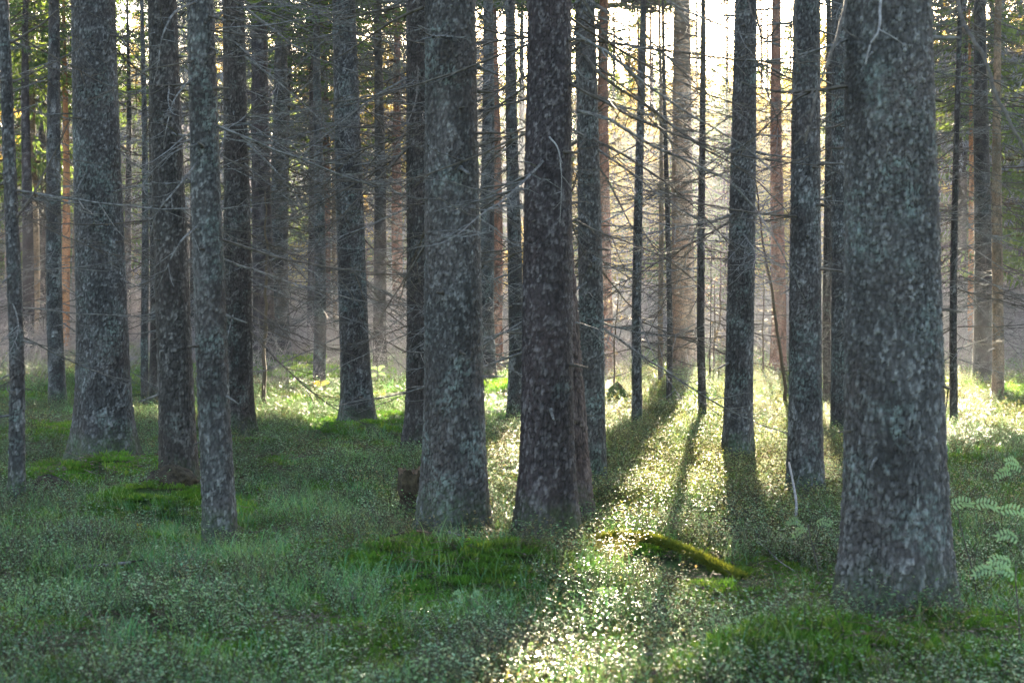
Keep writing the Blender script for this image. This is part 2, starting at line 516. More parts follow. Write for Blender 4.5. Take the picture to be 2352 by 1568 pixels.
# ------------------------------------------------------------ tree survey
# (top x, base x, base y, distance, width at mid, flare, bark, n dead branches, z0, options, label)
T = [
 (14, 40, 1168, 11.3, 32, .25, 'grey', 16, .5, {}, 'slim grey spruce trunk at the left edge with small stubs and a bare foot'),
 (121, 132, 940, 24, 34, .2, 'grey', 26, .8, {}, 'straight grey spruce just left of the broad rough trunk, rooted in sunny grass'),
 (148, 152, 815, 40, 17, .1, 'orange', 4, 4, {}, 'thin orange barked pine showing behind the second trunk from the left'),
 (60, 63, 832, 38, 24, .15, 'purple', 14, 1.5, {}, 'hazy purplish trunk in the background near the left edge'),
 (217, 241, 1062, 14.2, 112, .38, 'grey', 14, 2.0, {'short': .8}, 'broad rough grey spruce on a brown hummock in the left of the wood'),
 (293, 296, 800, 44, 15, .1, 'grey', 10, 2, {}, 'pale thin distant trunk between the broad rough spruce and its right neighbour'),
 (326, 333, 945, 25, 16, .15, 'grey', 8, 2.4, {}, 'narrow grey trunk, the left one of a close pair behind the hummock'),
 (352, 351, 940, 27, 18, .15, 'dark', 12, 2.0, {}, 'narrow dark trunk, the right one of a close pair behind the hummock'),
 (376, 413, 1150, 11.7, 77, .22, 'dark', 16, 2.2, {'short': .5}, 'dark spruce leaning left with pale dead twigs across it, on an earthy mound'),
 (459, 507, 1268, 9.5, 70, .16, 'teal', 12, 1.9, {'short': .65}, 'lichen speckled pale trunk leaning left with a light patch at its foot'),
 (535, 549, 1015, 17.5, 60, .3, 'dark', 42, 1.2, {}, 'dark twiggy spruce half hidden behind the lichen speckled leaning trunk'),
 (595, 606, 832, 33, 45, .3, 'purple', 40, 1.6, {}, 'hazy grey trunk with knots, left one of the far pair on a mossy rise'),
 (642, 646, 826, 34.5, 38, .3, 'grey', 36, 1.6, {}, 'smooth hazy trunk, right one of the far pair on a mossy rise'),
 (716, 718, 832, 40, 20, .2, 'purple', 30, 1.4, {}, 'faint far trunk showing beside the slim grey spruce left of centre'),
 (730, 733, 908, 29, 25, .12, 'grey', 40, 1.2, {}, 'slim grey spruce left of centre thick with drooping dead twigs'),
 (766, 770, 830, 44, 9, .1, 'tan', 14, 1.4, {}, 'very thin far brown stem close behind the straight dark spruce'),
 (788, 823, 987, 20, 64, .42, 'grey', 46, 1.3, {}, 'straight dark spruce with a widened mossy foot in the left centre clearing'),
 (868, 873, 850, 34, 27, .2, 'dark', 44, 1.2, {}, 'far twiggy trunk between the widened foot spruce and the centre trunks'),
 (967, 977, 1062, 16.5, 80, .35, 'dark', 26, 1.4, {'short': .3}, 'dark trunk mostly hidden behind the thick centre spruce, above the broken stump'),
 (1038, 1045, 1240, 9.3, 131, .34, 'teal', 12, 2.1, {'short': .85}, 'thick scaly spruce with teal lichen in the centre, on a green moss mound'),
 (1118, 1122, 880, 27, 32, .35, 'grey', 20, 1.5, {}, 'grey trunk peeping out right of the thick centre spruce'),
 (1135, 1140, 857, 31, 26, .35, 'red', 26, 1.4, {}, 'reddish brown trunk just right of the thick centre spruce'),
 (1176, 1184, 982, 22, 32, .25, 'grey', 26, 1.3, {}, 'slim grey green spruce standing between the two thick centre trunks'),
 (1267, 1256, 1258, 9.0, 114, .42, 'purple', 14, 2.3, {'short': .75}, 'thick dark purplish spruce right of centre with flared roots'),
 (1240, 1326, 1215, 10.6, 76, .2, 'brown', 6, 2.5, {'plated': .8}, 'deeply fissured brown trunk leaning behind the dark purplish spruce'),
 (1342, 1363, 1146, 12.4, 54, .2, 'teal', 26, 1.4, {}, 'lichen grey spruce close to the right of the fissured brown trunk'),
 (1386, 1390, 864, 32, 31, .3, 'red', 26, 2.0, {}, 'hazy brown trunk behind the lichen grey spruce, right of centre'),
 (1476, 1463, 997, 20, 21, .22, 'grey', 22, 1.2, {}, 'thin pale grey spruce right of the dark hump, in the sunlit clearing'),
 (1515, 1518, 893, 30, 11, .1, 'tan', 10, 1.6, {}, 'very thin tan stem between two slender trunks in the sunlit clearing'),
 (1526, 1537, 955, 25, 12, .1, 'dark', 16, 1.4, {}, 'very thin dark stem beside the tan stem in the green shade stripe'),
 (1565, 1571, 850, 34, 50, .35, 'tan', 34, 1.8, {}, 'wide hazy trunk glowing brown at the back of the sunlit clearing'),
 (1611, 1614, 974, 22, 17, .12, 'dark', 30, 1.2, {}, 'slender dark twiggy spruce standing in the brightest patch of sun'),
 (1711, 1694, 1067, 14.6, 60, .26, 'grey', 16, 2.0, {'short': .6}, 'dark grey spruce with a swollen foot at the right edge of the sun patch'),
 (1784, 1787, 864, 33, 31, .3, 'red', 26, 1.6, {}, 'reddish pine behind the sunlit clearing, left of the dark right hand trunks'),
 (1856, 1849, 1163, 11.9, 72, .24, 'grey', 18, 1.9, {'short': .6}, 'dark spruce beside the nearest trunk, a pale stick leaning at its foot'),
 (1900, 1901, 955, 24, 18, .15, 'dark', 14, 1.4, {}, 'narrow dark trunk between the two spruces left of the nearest trunk'),
 (1926, 1932, 1017, 18, 42, .2, 'grey', 20, 1.4, {}, 'grey spruce half hidden by the left side of the nearest trunk'),
 (2040, 2057, 1424, 7.0, 212, .26, 'teal', 9, 2.6, {'short': 1.0}, 'nearest and thickest spruce with teal lichen, at the right of the photo'),
 (2203, 2190, 992, 21, 16, .12, 'dark', 40, 1.0, {}, 'thin dark spruce with many side twigs right of the nearest trunk'),
 (2228, 2230, 810, 42, 12, .1, 'orange', 8, 2, {}, 'thin orange far trunk touching the left side of the right hand pair'),
 (2254, 2256, 887, 28, 38, .26, 'dark', 34, 1.3, {}, 'dark knotty trunk, the left and wider of the right hand pair'),
 (2293, 2292, 926, 25, 24, .16, 'tan', 28, 1.6, {}, 'smooth brownish trunk, the right and thinner of the right hand pair'),
]

# ------------------------------------------------------------ ground height
ANCH = []


def g0(x, y):
    x = np.asarray(x, float); y = np.asarray(y, float)
    return .62 * smooth(22, 48, y) + .45 * smooth(48, 95, y) + 3.5 * smooth(120, 330, y) \
        + .10 * (vnoise(x * .35 + 9, y * .35, 1) - .5) + .13 * (vnoise(x * .9, y * .9 + 5, 2) - .5) \
        + .07 * (vnoise(x * 2.6 + 3, y * 2.6, 3) - .5) * smooth(70, 40, y)


EXTRA = [  # px, py, distance, radius, offset: humps and hollows seen in the photo
 (955, 1330, 8.2, .26, .18), (1195, 1330, 8.1, .24, .18), (1080, 1330, 8.3, .2, .05), (880, 1320, 8.8, .35, .04),
 (2050, 1500, 6.1, .4, .05), (1850, 1530, 6.05, .30, .16), (2230, 1500, 6.4, .35, .04),
 (350, 1215, 10.9, .32, .17), (120, 1130, 12.6, .35, -.08), (270, 1100, 13.1, .42, .17), (200, 1110, 13.3, .3, .02),
 (345, 1245, 10.3, .22, -.08), (140, 1010, 17.5, .5, .16), (600, 850, 33, 2.2, .15),
 (860, 1010, 19.2, .5, .12), (560, 1050, 16.8, .5, .16), (1160, 920, 26, .9, .22), (840, 1200, 11.5, .4, -.06),
 (1640, 1270, 9.7, .3, -.07), (1530, 1340, 8.6, .3, -.05), (430, 1200, 11.0, .3, .05),
]
for t in T:
    x, y, z = at(t[1], t[2], t[3]); ANCH.append((x, y, z, max(.45, t[3] * .035)))
xs = np.array([a[0] for a in ANCH]); ys = np.array([a[1] for a in ANCH]); zs = np.array([a[2] for a in ANCH]); rs_ = np.array([a[3] for a in ANCH])
A = np.exp(-((xs[:, None] - xs[None]) ** 2 + (ys[:, None] - ys[None]) ** 2) / (2 * rs_[None] ** 2))
ex = [(at(p[0], p[1], p[2])[0], p[2], p[3], p[4]) for p in EXTRA]


def g1(x, y):
    h = g0(x, y)
    for (a, b, r, o) in ex:
        h = h + o * np.exp(-((x - a) ** 2 + (y - b) ** 2) / (2 * r * r))
    return h


WGT = np.linalg.solve(A + np.eye(len(xs)) * 1e-4, zs - g1(xs, ys))


def ground(x, y):
    x = np.asarray(x, float); y = np.asarray(y, float)
    h = g1(x, y)
    for i in range(len(xs)):
        h = h + WGT[i] * np.exp(-((x - xs[i]) ** 2 + (y - ys[i]) ** 2) / (2 * rs_[i] ** 2))
    return h


def build_ground():
    m, nt, out = newmat('forest_floor'); L = nt.links
    geo = nt.nodes.new('ShaderNodeNewGeometry'); pos = geo.outputs['Position']
    a = noise(nt, pos, .8, 4); b = noise(nt, pos, 9, 4, .7); c_ = noise(nt, pos, 45, 3, .7)
    c = mixc(nt, maprange(nt, b, .35, .65), (.025, .045, .015), (.08, .14, .035))
    c = mixc(nt, maprange(nt, a, .5, .68, 0, .75), c, (.05, .036, .022))
    c = mixc(nt, maprange(nt, c_, .4, .7, 0, .5), c, (.02, .022, .012))
    bs = nt.nodes.new('ShaderNodeBsdfPrincipled'); L.new(c, bs.inputs['Base Color']); bs.inputs['Roughness'].default_value = .9
    bs.inputs['Specular IOR Level'].default_value = .2
    bp = nt.nodes.new('ShaderNodeBump'); bp.inputs['Distance'].default_value = .05
    L.new(math2(nt, 'ADD', b, math2(nt, 'MULTIPLY', c_, .4)), bp.inputs['Height']); L.new(bp.outputs[0], bs.inputs['Normal'])
    L.new(bs.outputs[0], out.inputs[0])
    ry = [-30, -20, -12, -6, -2, 0, 1.5, 2.5]
    y = 3.0
    while y < 420:
        ry.append(y); y += max(.07, y * .0085) if y < 45 else y * .03
    ry = np.array(ry)
    tt = np.linspace(-1, 1, 381)
    tt = np.sign(tt) * np.abs(tt) ** 1.35
    Y, Tt = np.meshgrid(ry, tt, indexing='ij')
    X = Tt * (16 + np.abs(Y) * 1.05)
    P = np.stack([X, Y, ground(X, Y)], -1)
    return tag(link('ground', grid_mesh('ground', P, False, m)), 'mossy uneven forest floor with low humps and hollows', None, None, 'structure')


gr = build_ground()

# ------------------------------------------------------------ the surveyed trees
CR_SP = [crown_mesh('crown', 500 + i, 0, 9.5, 1.9, 130, M_NEED) for i in range(4)]
CR_DN = [crown_mesh('crown', 540 + i, 0, 9.5, 1.7, 260, M_NEED, 1.6, 1.3, .4, 1.5) for i in range(2)]  # dense crowns for the spruces added to cast shade
CR_LI = [crown_mesh('crown', 560 + i, 0, 9.5, 1.9, 110, M_LICH, 1.6, 1.0, .6, .5) for i in range(2)]
CR_GO = [crown_mesh('crown', 520 + i, 0, 9.5, 1.9, 165, M_GOLD) for i in range(2)]
roots = []
for i, (tx, bx, by, D, wm, flare, bark, nb, z0, op, label) in enumerate(T):
    x, y, z = at(bx, by, D)
    ztop = CAMZ + HZ / F * D - z
    slope = ((tx - bx) / F * D) / ztop
    rm = wm / F * D / 2
    zmid = ztop * .45
    H = max(9, min(21, 9 + rm * 50))
    kind = 'pine_tree' if bark in ('orange', 'red', 'brown') else 'spruce_tree'
    root = thing(kind, (x, y, z), label, 'tree')
    cell = (.019, .027) if D < 11 else (.024, .034) if D < 16 else (.034, .048)
    if bark == 'brown': cell = (.06, .13)
    if D > 20: cell = (.09, .12)
    me, zv = trunk_mesh('trunk', rm, zmid, H, slope, D, BARK[bark], flare, i + 1, cell, op.get('plated', 0), bend=.03 if wm < 40 else .012)
    link('trunk', me, root)
    rad_at = lambda zz, rm=rm, zmid=zmid, H=H: rm * max(.05, 1 - (zz - zmid) / (H - zmid) if zz > zmid else 1)
    zz1 = min(H * .75, ztop + 1.0)
    if nb and D > 12: nb = min(95, int(nb * 2.2))
    if nb: add_branches(root, nb, rad_at, slope, z0, zz1, 40 + i, (.55, 1.25), None, op.get('short', .2))
    if D < 26: add_stubs(root, 16 if D < 15 else 10, rad_at, slope, .7, zz1, 900 + i)
    # live crown above the picture
    if D > 28 and H > 12:
        zb = H * .52
        zb = max(zb, ztop * .92 if D < 30 else 6.5)
        if not shades_zone(usun(x, D), D, zb, H): link('crown', CR_SP[i % 4], root, (slope * zb, 0, zb), (0, 0, i * 1.3), (1, 1, (H - zb) / 9.5))
    roots.append(root)

# ------------------------------------------------------------ hero branches: long dead boughs seen one by one
def bough(parent, pix, r0, mat, seed, twigs=1.0, r1=None, name='dead_branch', tl=.35):
    """pix: (px, py, distance) knots in surveyed space, turned into real places."""
    rr = random.Random(seed)
    K = [np.array(at(*p)) for p in pix]
    pts = []
    for i in range(len(K) - 1):
        p0 = K[max(i - 1, 0)]; p1 = K[i]; p2 = K[i + 1]; p3 = K[min(i + 2, len(K) - 1)]
        for s in range(5):
            t = s / 5
            pts.append(.5 * ((2 * p1) + (-p0 + p2) * t + (2 * p0 - 5 * p1 + 4 * p2 - p3) * t * t + (-p0 + 3 * p1 - 3 * p2 + p3) * t ** 3)
                       + np.array([rr.uniform(-1, 1) for _ in range(3)]) * r0 * .25)
    pts.append(K[-1])
    n = len(pts) - 1
    r1 = r1 or r0 * .2
    rs = [r0 + (r1 - r0) * i / n for i in range(n + 1)]
    mb = MB()
    mb.tube(pts, rs, 6)
    for i in range(2, n):
        if rr.random() < .75 * twigs:
            d = pts[i] - pts[i - 1]; az = math.atan2(d[1], d[0]) + rr.choice((-1, 1)) * rr.uniform(.4, 1.1)
            l2 = tl * rr.uniform(.3, 1.2)
            sub = [pts[i] + s for s in stem_pts(rr, l2, 5, rr.uniform(.1, 1.0), rr.uniform(-.3, .5), .2, az)]
            mb.tube(sub, [rs[i] * .45 * (1 - .6 * k / 5) + .0008 for k in range(6)], 4, cap=False)
            for k in (2, 3, 4):
                if rr.random() < .5 * twigs:
                    s3 = stem_pts(rr, l2 * .4, 2, rr.uniform(0, .9), 0, .2, az + rr.choice((-1, 1)) * .8)
                    mb.tube([sub[k] + s for s in s3], [rs[i] * .3, rs[i] * .2, .0008], 3, cap=False)
    me = mb.mesh(name, mat, True)
    o = link(name, me)
    if parent:
        o.parent = parent; o.matrix_parent_inverse = __import__('mathutils').Matrix.Translation(-parent.location)
    return o


def tr(k): return next(r for r in roots if k in r['label'])


P_ = tr('thick dark purplish'); Q_ = tr('lichen grey spruce close')
bough(P_, [(1318, 75, 8.95), (1400, 125, 8.9), (1480, 190, 8.9), (1580, 260, 8.9), (1700, 330, 9), (1780, 400, 9)], .013, M_TWIG, 1, .5)
bough(P_, [(1325, 255, 8.95), (1400, 275, 8.9), (1500, 335, 8.9), (1610, 385, 8.9), (1700, 440, 8.9), (1780, 550, 9), (1850, 690, 9.1)], .013, M_TWIG, 2, .5)
bough(P_, [(1322, 505, 8.95), (1380, 535, 8.9), (1450, 560, 9), (1540, 600, 9), (1640, 690, 9.1)], .009, M_TWIGD, 3, .7)
bough(P_, [(1322, 740, 8.95), (1370, 755, 8.9), (1415, 775, 8.9)], .007, M_TWIG, 4, .4)
bough(Q_, [(1340, 125, 12.3), (1390, 180, 12), (1480, 240, 12), (1600, 330, 12), (1720, 400, 12), (1830, 510, 12)], .016, M_TWIGD, 5, .7)
bough(Q_, [(1362, 320, 12.3), (1430, 355, 12), (1530, 420, 12), (1620, 500, 12), (1700, 590, 12)], .013, M_TWIGD, 6, .8)
bough(P_, [(1262, 315, 8.8), (1283, 345, 8.72), (1290, 420, 8.7), (1285, 520, 8.72)], .006, M_WHITE, 7, .5, tl=.12)
C_ = tr('thick scaly spruce with teal')
bough(C_, [(975, 15, 9.3), (900, 50, 9.4), (820, 105, 9.5), (740, 150, 9.6)], .012, M_TWIGD, 8, .6)
D_ = tr('dark trunk mostly hidden')
bough(D_, [(935, 340, 16.4), (860, 420, 16.2), (780, 500, 16), (700, 590, 16)], .017, M_TWIGD, 9, .9, tl=.6)
bough(D_, [(935, 180, 16.4), (850, 230, 16.2), (760, 300, 16), (640, 400, 15.8)], .017, M_TWIG, 10, .9, tl=.6)
bough(C_, [(978, 560, 9.3), (930, 640, 9.4), (880, 720, 9.5), (845, 790, 9.6)], .008, M_TWIGD, 11, .5)
L4 = tr('lichen speckled pale'); L3 = tr('dark spruce leaning left'); L2 = tr('broad rough grey')
bough(L4, [(450, 5, 9.4), (400, 30, 9), (372, 90, 8.8), (362, 150, 8.8), (350, 205, 8.8)], .009, M_TWIG, 12, .8, tl=.2)
bough(L4, [(440, 180, 9.4), (400, 230, 9.1), (383, 290, 9), (375, 335, 9)], .007, M_TWIG, 13, .4, tl=.15)
bough(L4, [(445, 140, 9.4), (330, 165, 9.2), (250, 210, 9.1), (170, 262, 9)], .008, M_TWIGD, 14, .5, tl=.3)
bough(L4, [(452, 375, 9.4), (400, 440, 9.1), (360, 490, 9), (345, 540, 9)], .008, M_TWIG, 15, .6, tl=.2)
bough(L4, [(455, 520, 9.4), (415, 555, 9.1), (380, 620, 9), (355, 680, 9)], .009, M_TWIG, 16, .7, tl=.2)
bough(L4, [(458, 330, 9.4), (400, 350, 9.2), (340, 405, 9.1), (290, 500, 9)], .006, M_TWIG, 17, .4, tl=.2)
bough(L2, [(275, 640, 14.1), (310, 655, 14), (350, 668, 14)], .009, M_TWIG, 18, .4)
bough(tr('slim grey spruce trunk at'), [(38, 500, 11.2), (80, 440, 11.3), (110, 380, 11.4), (150, 300, 11.5), (165, 260, 11.6)], .012, M_TWIGD, 19, .8, tl=.5)
bough(tr('slim grey spruce trunk at'), [(22, 100, 11.2), (90, 60, 11.3), (140, 20, 11.4), (200, 15, 11.5)], .012, M_TWIGD, 20, .8, tl=.5)
bough(tr('slim grey spruce trunk at'), [(30, 190, 11.2), (90, 160, 11.3), (160, 125, 11.4), (220, 80, 11.5)], .010, M_TWIGD, 21, .8, tl=.5)
NR = tr('nearest and thickest')
bough(NR, [(2030, -60, 6.75), (2022, 0, 6.6), (2019, 68, 6.45), (1998, 105, 6.42), (1988, 148, 6.4)], .0075, M_WHITE, 22, 0, r1=.004)
bough(NR, [(2019, 68, 6.45), (2050, 85, 6.4), (2085, 110, 6.38)], .004, M_WHITE, 23, 0, r1=.002)
bough(NR, [(1952, -40, 6.9), (1930, 60, 6.4), (1905, 130, 6.2), (1880, 200, 6.1), (1860, 280, 6.0), (1848, 330, 6.0)], .0095, M_TWIGD, 24, .25, r1=.004, tl=.15)
bough(NR, [(1835, -50, 6.1), (1822, 40, 6), (1828, 110, 6), (1838, 160, 6)], .007, M_TWIGD, 25, .3, r1=.003, tl=.1)
bough(NR, [(2130, -120, 7), (2190, -20, 6.4), (2215, 60, 6.2), (2260, 130, 6.0), (2285, 210, 5.9), (2320, 280, 5.8), (2370, 380, 5.7)], .011, M_TWIGD, 26, .3, r1=.006, tl=.2)
S_ = tr('dark spruce beside the nearest')
bough(tr('dark grey spruce with a swollen'), [(1735, 20, 14.4), (1755, 90, 14.2), (1800, 40, 14), (1835, 0, 14)], .014, M_TWIGD, 28, .8)
B_ = tr('dark twiggy spruce half hidden')
bough(B_, [(565, 20, 17.3), (700, 120, 17), (830, 170, 17)], .018, M_TWIG, 30, .9, tl=.6)
bough(B_, [(565, 130, 17.3), (640, 190, 17), (740, 280, 17), (820, 370, 17)], .016, M_TWIG, 31, .9, tl=.6)
bough(B_, [(568, 330, 17.3), (640, 400, 17), (700, 480, 17), (740, 560, 17)], .016, M_TWIG, 32, .9, tl=.5)
bough(B_, [(572, 700, 17.3), (640, 750, 17), (690, 800, 17), (730, 815, 17)], .010, M_TWIGD, 33, .7, tl=.4)

# ------------------------------------------------------------ distant trees
TH = [thicket_mesh('dead_twigs', 700 + i, .8, 12, 95, mat=M_TWIG if i % 2 else M_TWIGD) for i in range(4)]
tk = []
for i in range(5):
    me, _ = trunk_mesh('trunk', .17, 4, 19, 0, 60, BARK[('grey', 'purple', 'dark', 'tan', 'red')[i]], .3, 60 + i, (.09, .12), bend=.05)
    tk.append(me)
placed = [(t[3] * (t[1] - CX) / F, t[3]) for t in T]
rr = random.Random(5)
far_n = 0
tries = 0
# tall spruces added far back, high crowns placed to keep the foreground shaded
rows = []
for k, uu in enumerate(np.arange(-4.3, -17.5, -1.25)):
    Dk = (84, 92, 88)[k % 3]; rows.append((float(uu), Dk, (Dk - 21) / 3.27, (Dk - 2) / 3.27 + 1, 1.15))
for k, uu in enumerate(np.arange(-4.9, -17, -1.9)):
    Dk = (99, 103)[k % 2]; rows.append((float(uu), Dk, (Dk - 20) / 3.27, (Dk - 3) / 3.27 + 1, 1.1))
rows += [(-1.66, 86, 23.3, 26.5, .42), (-2.2, 87, 22.9, 27, .6), (-2.9, 89, 23.2, 27.8, .7), (-3.6, 84, 19.5, 26, .75), (-3.2, 97, 25.5, 30, .7),
         (.12, 85, 23.0, 26.5, .3), (.75, 87, 22.6, 27, .5), (1.5, 90, 23.0, 28, .65), (2.3, 91, 23.0, 28, .7), (1.1, 98, 26, 30, .5), (2.9, 96, 24.5, 29.5, .7)]
for k, uu in enumerate(np.arange(3.3, 12.5, 1.15)):
    Dk = (90, 96, 86)[k % 3]; rows.append((float(uu), Dk, (Dk - 16.5) / 3.27, (Dk - 2) / 3.27 + 1, 1.05))
for k, (uu, D, z0_, z1_, wd_) in enumerate(rows):
    x = (uu + D * math.sin(SUN_AZ)) / math.cos(SUN_AZ)
    z = float(ground(x, D)); placed.append((x, D))
    root = thing('spruce_tree', (x, D, z), 'very tall distant spruce, bare below, added so its high crown shades the foreground', 'tree', 'very tall far spruces added for shade')
    link('trunk', rr.choice(tk), root, (0, 0, 0), (0, 0, rr.uniform(0, 6.28)), (.8, .8, 1.55))
    link('dead_twigs', rr.choice(TH), root, (0, 0, 0), (0, 0, rr.uniform(0, 6.28)), .9)
    link('crown', CR_DN[k % 2], root, (0, 0, z0_), (0, 0, rr.uniform(0, 6.28)), (wd_, wd_, (z1_ - z0_) / 9.5))
kk = 0
while kk < 56:
    D = rr.uniform(98, 127) if kk < 30 else rr.uniform(60, 95); u = rr.uniform(-6.5, 6.0); x = (u + D * math.sin(SUN_AZ)) / math.cos(SUN_AZ)
    if min((x - a) ** 2 + (D - b) ** 2 for a, b in placed) < 3.5: continue
    placed.append((x, D)); kk += 1
    root = thing('spruce_tree', (x, D, float(ground(x, D))), 'distant spruce with foliage tinted a sunlit yellow green behind the sunlit clearing', 'tree', 'distant trees behind the clearing')
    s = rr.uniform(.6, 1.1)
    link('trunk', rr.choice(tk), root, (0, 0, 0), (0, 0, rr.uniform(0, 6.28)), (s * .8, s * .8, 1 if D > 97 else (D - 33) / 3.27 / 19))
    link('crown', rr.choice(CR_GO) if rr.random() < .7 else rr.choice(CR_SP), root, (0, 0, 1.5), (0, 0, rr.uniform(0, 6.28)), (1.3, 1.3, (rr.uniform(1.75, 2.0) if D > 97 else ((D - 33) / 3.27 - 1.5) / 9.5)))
while far_n < 178 and tries < 20000:
    tries += 1
    D = 36 + 68 * rr.random() ** .9
    x = rr.uniform(-.50, .50) * D
    u = usun(x, D)
    cor = -4.2 < u < 3.0
    if min((x - a) ** 2 + (D - b) ** 2 for a, b in placed) < (2.4 if D < 60 else 3.4): continue
    if D < 50 and rr.random() < .55: continue
    if cor and D < 90 and rr.random() < .62: continue
    if not cor and rr.random() < .3: continue
    zb = rr.uniform(2.5, 7.0); zt = rr.uniform(16, 20); s = rr.uniform(.6, 1.25); wid = 1.1
    if shades_zone(u, D, zb, zt):
        if D < 48: continue
        zb, zt, s, wid = rr.uniform(.8, 1.6), rr.uniform(4.5, 7.0), .5, .6      # a young tree instead
        if shades_zone(u, D, zb, zt): continue
    placed.append((x, D))
    z = float(ground(x, D))
    young = zt < 10
    if u < -5: lab = 'distant hazy spruce among the crowded trunks at the back left'; grp = 'distant trees at the back left'
    elif u > 7: lab = 'distant pale spruce among the bright trunks at the back right'; grp = 'distant trees at the back right'
    elif young: lab = 'young spruce tinted a sunlit golden green standing far behind the sunlit clearing'; grp = 'young trees behind the clearing'
    else: lab = 'distant spruce with foliage tinted a sunlit yellow green behind the sunlit clearing'; grp = 'distant trees behind the clearing'
    if u < -5 or u > 7:
        if young: lab = lab.replace('distant', 'young distant'); grp = 'young ' + grp
    root = thing('spruce_tree', (x, D, z), lab, 'tree', grp)
    zs_ = 1 if not young else (zt + .5) / 19
    link('trunk', rr.choice(tk), root, (0, 0, 0), (rr.uniform(-.015, .015), rr.uniform(-.015, .015), rr.uniform(0, 6.28)), (s, s, zs_))
    if not young: link('dead_twigs', rr.choice(TH), root, (0, 0, 0), (0, 0, rr.uniform(0, 6.28)), rr.uniform(.85, 1.2))
    lit = -5 < u < 7  # crowns toward the sun mostly take the sun-tinted foliage
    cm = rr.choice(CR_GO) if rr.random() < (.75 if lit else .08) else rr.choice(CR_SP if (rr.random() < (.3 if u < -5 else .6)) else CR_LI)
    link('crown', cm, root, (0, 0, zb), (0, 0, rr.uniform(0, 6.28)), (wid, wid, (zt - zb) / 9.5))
    far_n += 1

# ------------------------------------------------------------ saplings and slender stems
def sapling(pix, r, label, mat, foliage=None, seed=0, ntw=16, name='young_tree', tl=.5):
    K = [np.array(at(*p)) for p in pix]
    base = K[0].copy(); gz = float(ground(base[0], base[1])); K[0][2] = gz - .05
    root = thing(name, (base[0], base[1], gz), label, 'young tree')
    rr = random.Random(seed)
    mb = MB(); n = len(K)
    off = np.array((base[0], base[1], gz))
    pts = []
    for i in range(n - 1):
        for s in range(6): pts.append(K[i] + (K[i + 1] - K[i]) * s / 6 + np.array([rr.uniform(-1, 1) * r * .5, 0, 0]) - off)
    pts.append(K[-1] - off)
    m = len(pts) - 1
    mb.tube(pts, [r * (1 - .75 * i / m) for i in range(m + 1)], 6)
    link('trunk', mb.mesh('trunk', mat, True), root)
    tb = MB(); lf = MB()
    for i in range(ntw):
        k = rr.randint(max(1, int(m * .25)), m); az = rr.uniform(0, 6.28)
        L = tl * rr.uniform(.4, 1.1) * (1.25 - k / m)
        s = stem_pts(rr, L, 5, rr.uniform(-.25, .35), .1, .15, az); s = [pts[k] + q for q in s]
        tb.tube(s, [.004, .0035, .003, .0025, .002, .0015], 3, 1.0, cap=False)
        if foliage:
            for q in range(10):
                p = s[rr.randint(1, 5)]; a2 = rr.uniform(0, 6.28); l = rr.uniform(.04, .09)
                d = np.array((math.cos(a2), math.sin(a2), rr.uniform(-.5, .4))) * l; w = np.cross(d, (0, 0, 1)) * .12
                tb.add([tuple(p), tuple(p + d * .5 + w), tuple(p + d), tuple(p + d * .5 - w)], [(0, 1, 2, 3)], 0.0)
    link('twigs', tb.mesh('twigs', foliage or mat, attr='w'), root)
    return root


sapling([(607, 958, 24), (606, 880, 24), (611, 700, 24), (612, 560, 24), (609, 440, 24)], .045, 'very thin dead sapling with an orange stem in front of the far hazy pair', BARK['tan'], None, 1, 18)
sapling([(1809, 952, 23), (1800, 860, 23), (1783, 740, 23), (1760, 600, 23), (1742, 470, 23), (1735, 400, 23)], .035, 'slim bare sapling leaning left in front of the reddish pine', BARK['tan'], None, 2, 14)
sapling([(1410, 870, 26), (1412, 780, 26), (1418, 700, 26), (1424, 640, 26)], .022, 'little golden spruce sapling above the dark hump', BARK['tan'], M_GOLD, 3, 26, tl=.9)
sapling([(1640, 850, 33), (1641, 760, 33), (1642, 640, 33)], .03, 'small golden sapling at the back of the sun patch', BARK['tan'], M_GOLD, 4, 24, tl=.9)
sapling([(1752, 850, 32), (1752, 760, 32), (1755, 620, 32)], .03, 'leafy golden sapling right of the swollen foot spruce', BARK['tan'], M_GOLD, 5, 30, tl=1.0)
sapling([(1630, 880, 30), (1632, 760, 30), (1634, 560, 30)], .022, 'very thin upright stem just right of the slender dark twiggy spruce', BARK['dark'], None, 6, 12)
sapling([(1625, 840, 38), (1655, 740, 38), (1657, 560, 38)], .05, 'thin glowing stem at the far end of the sun patch', BARK['tan'], M_GOLD, 7, 14)
sapling([(2168, 960, 22), (2180, 880, 22), (2195, 800, 22)], .012, 'tiny leafless sapling beside the thin dark spruce at the right', BARK['dark'], None, 8, 8, tl=.3)
sapling([(190, 1000, 20), (200, 930, 20), (215, 850, 20)], .008, 'thin twiggy shoot in front of the broad rough spruce', BARK['dark'], None, 9, 8, tl=.3)


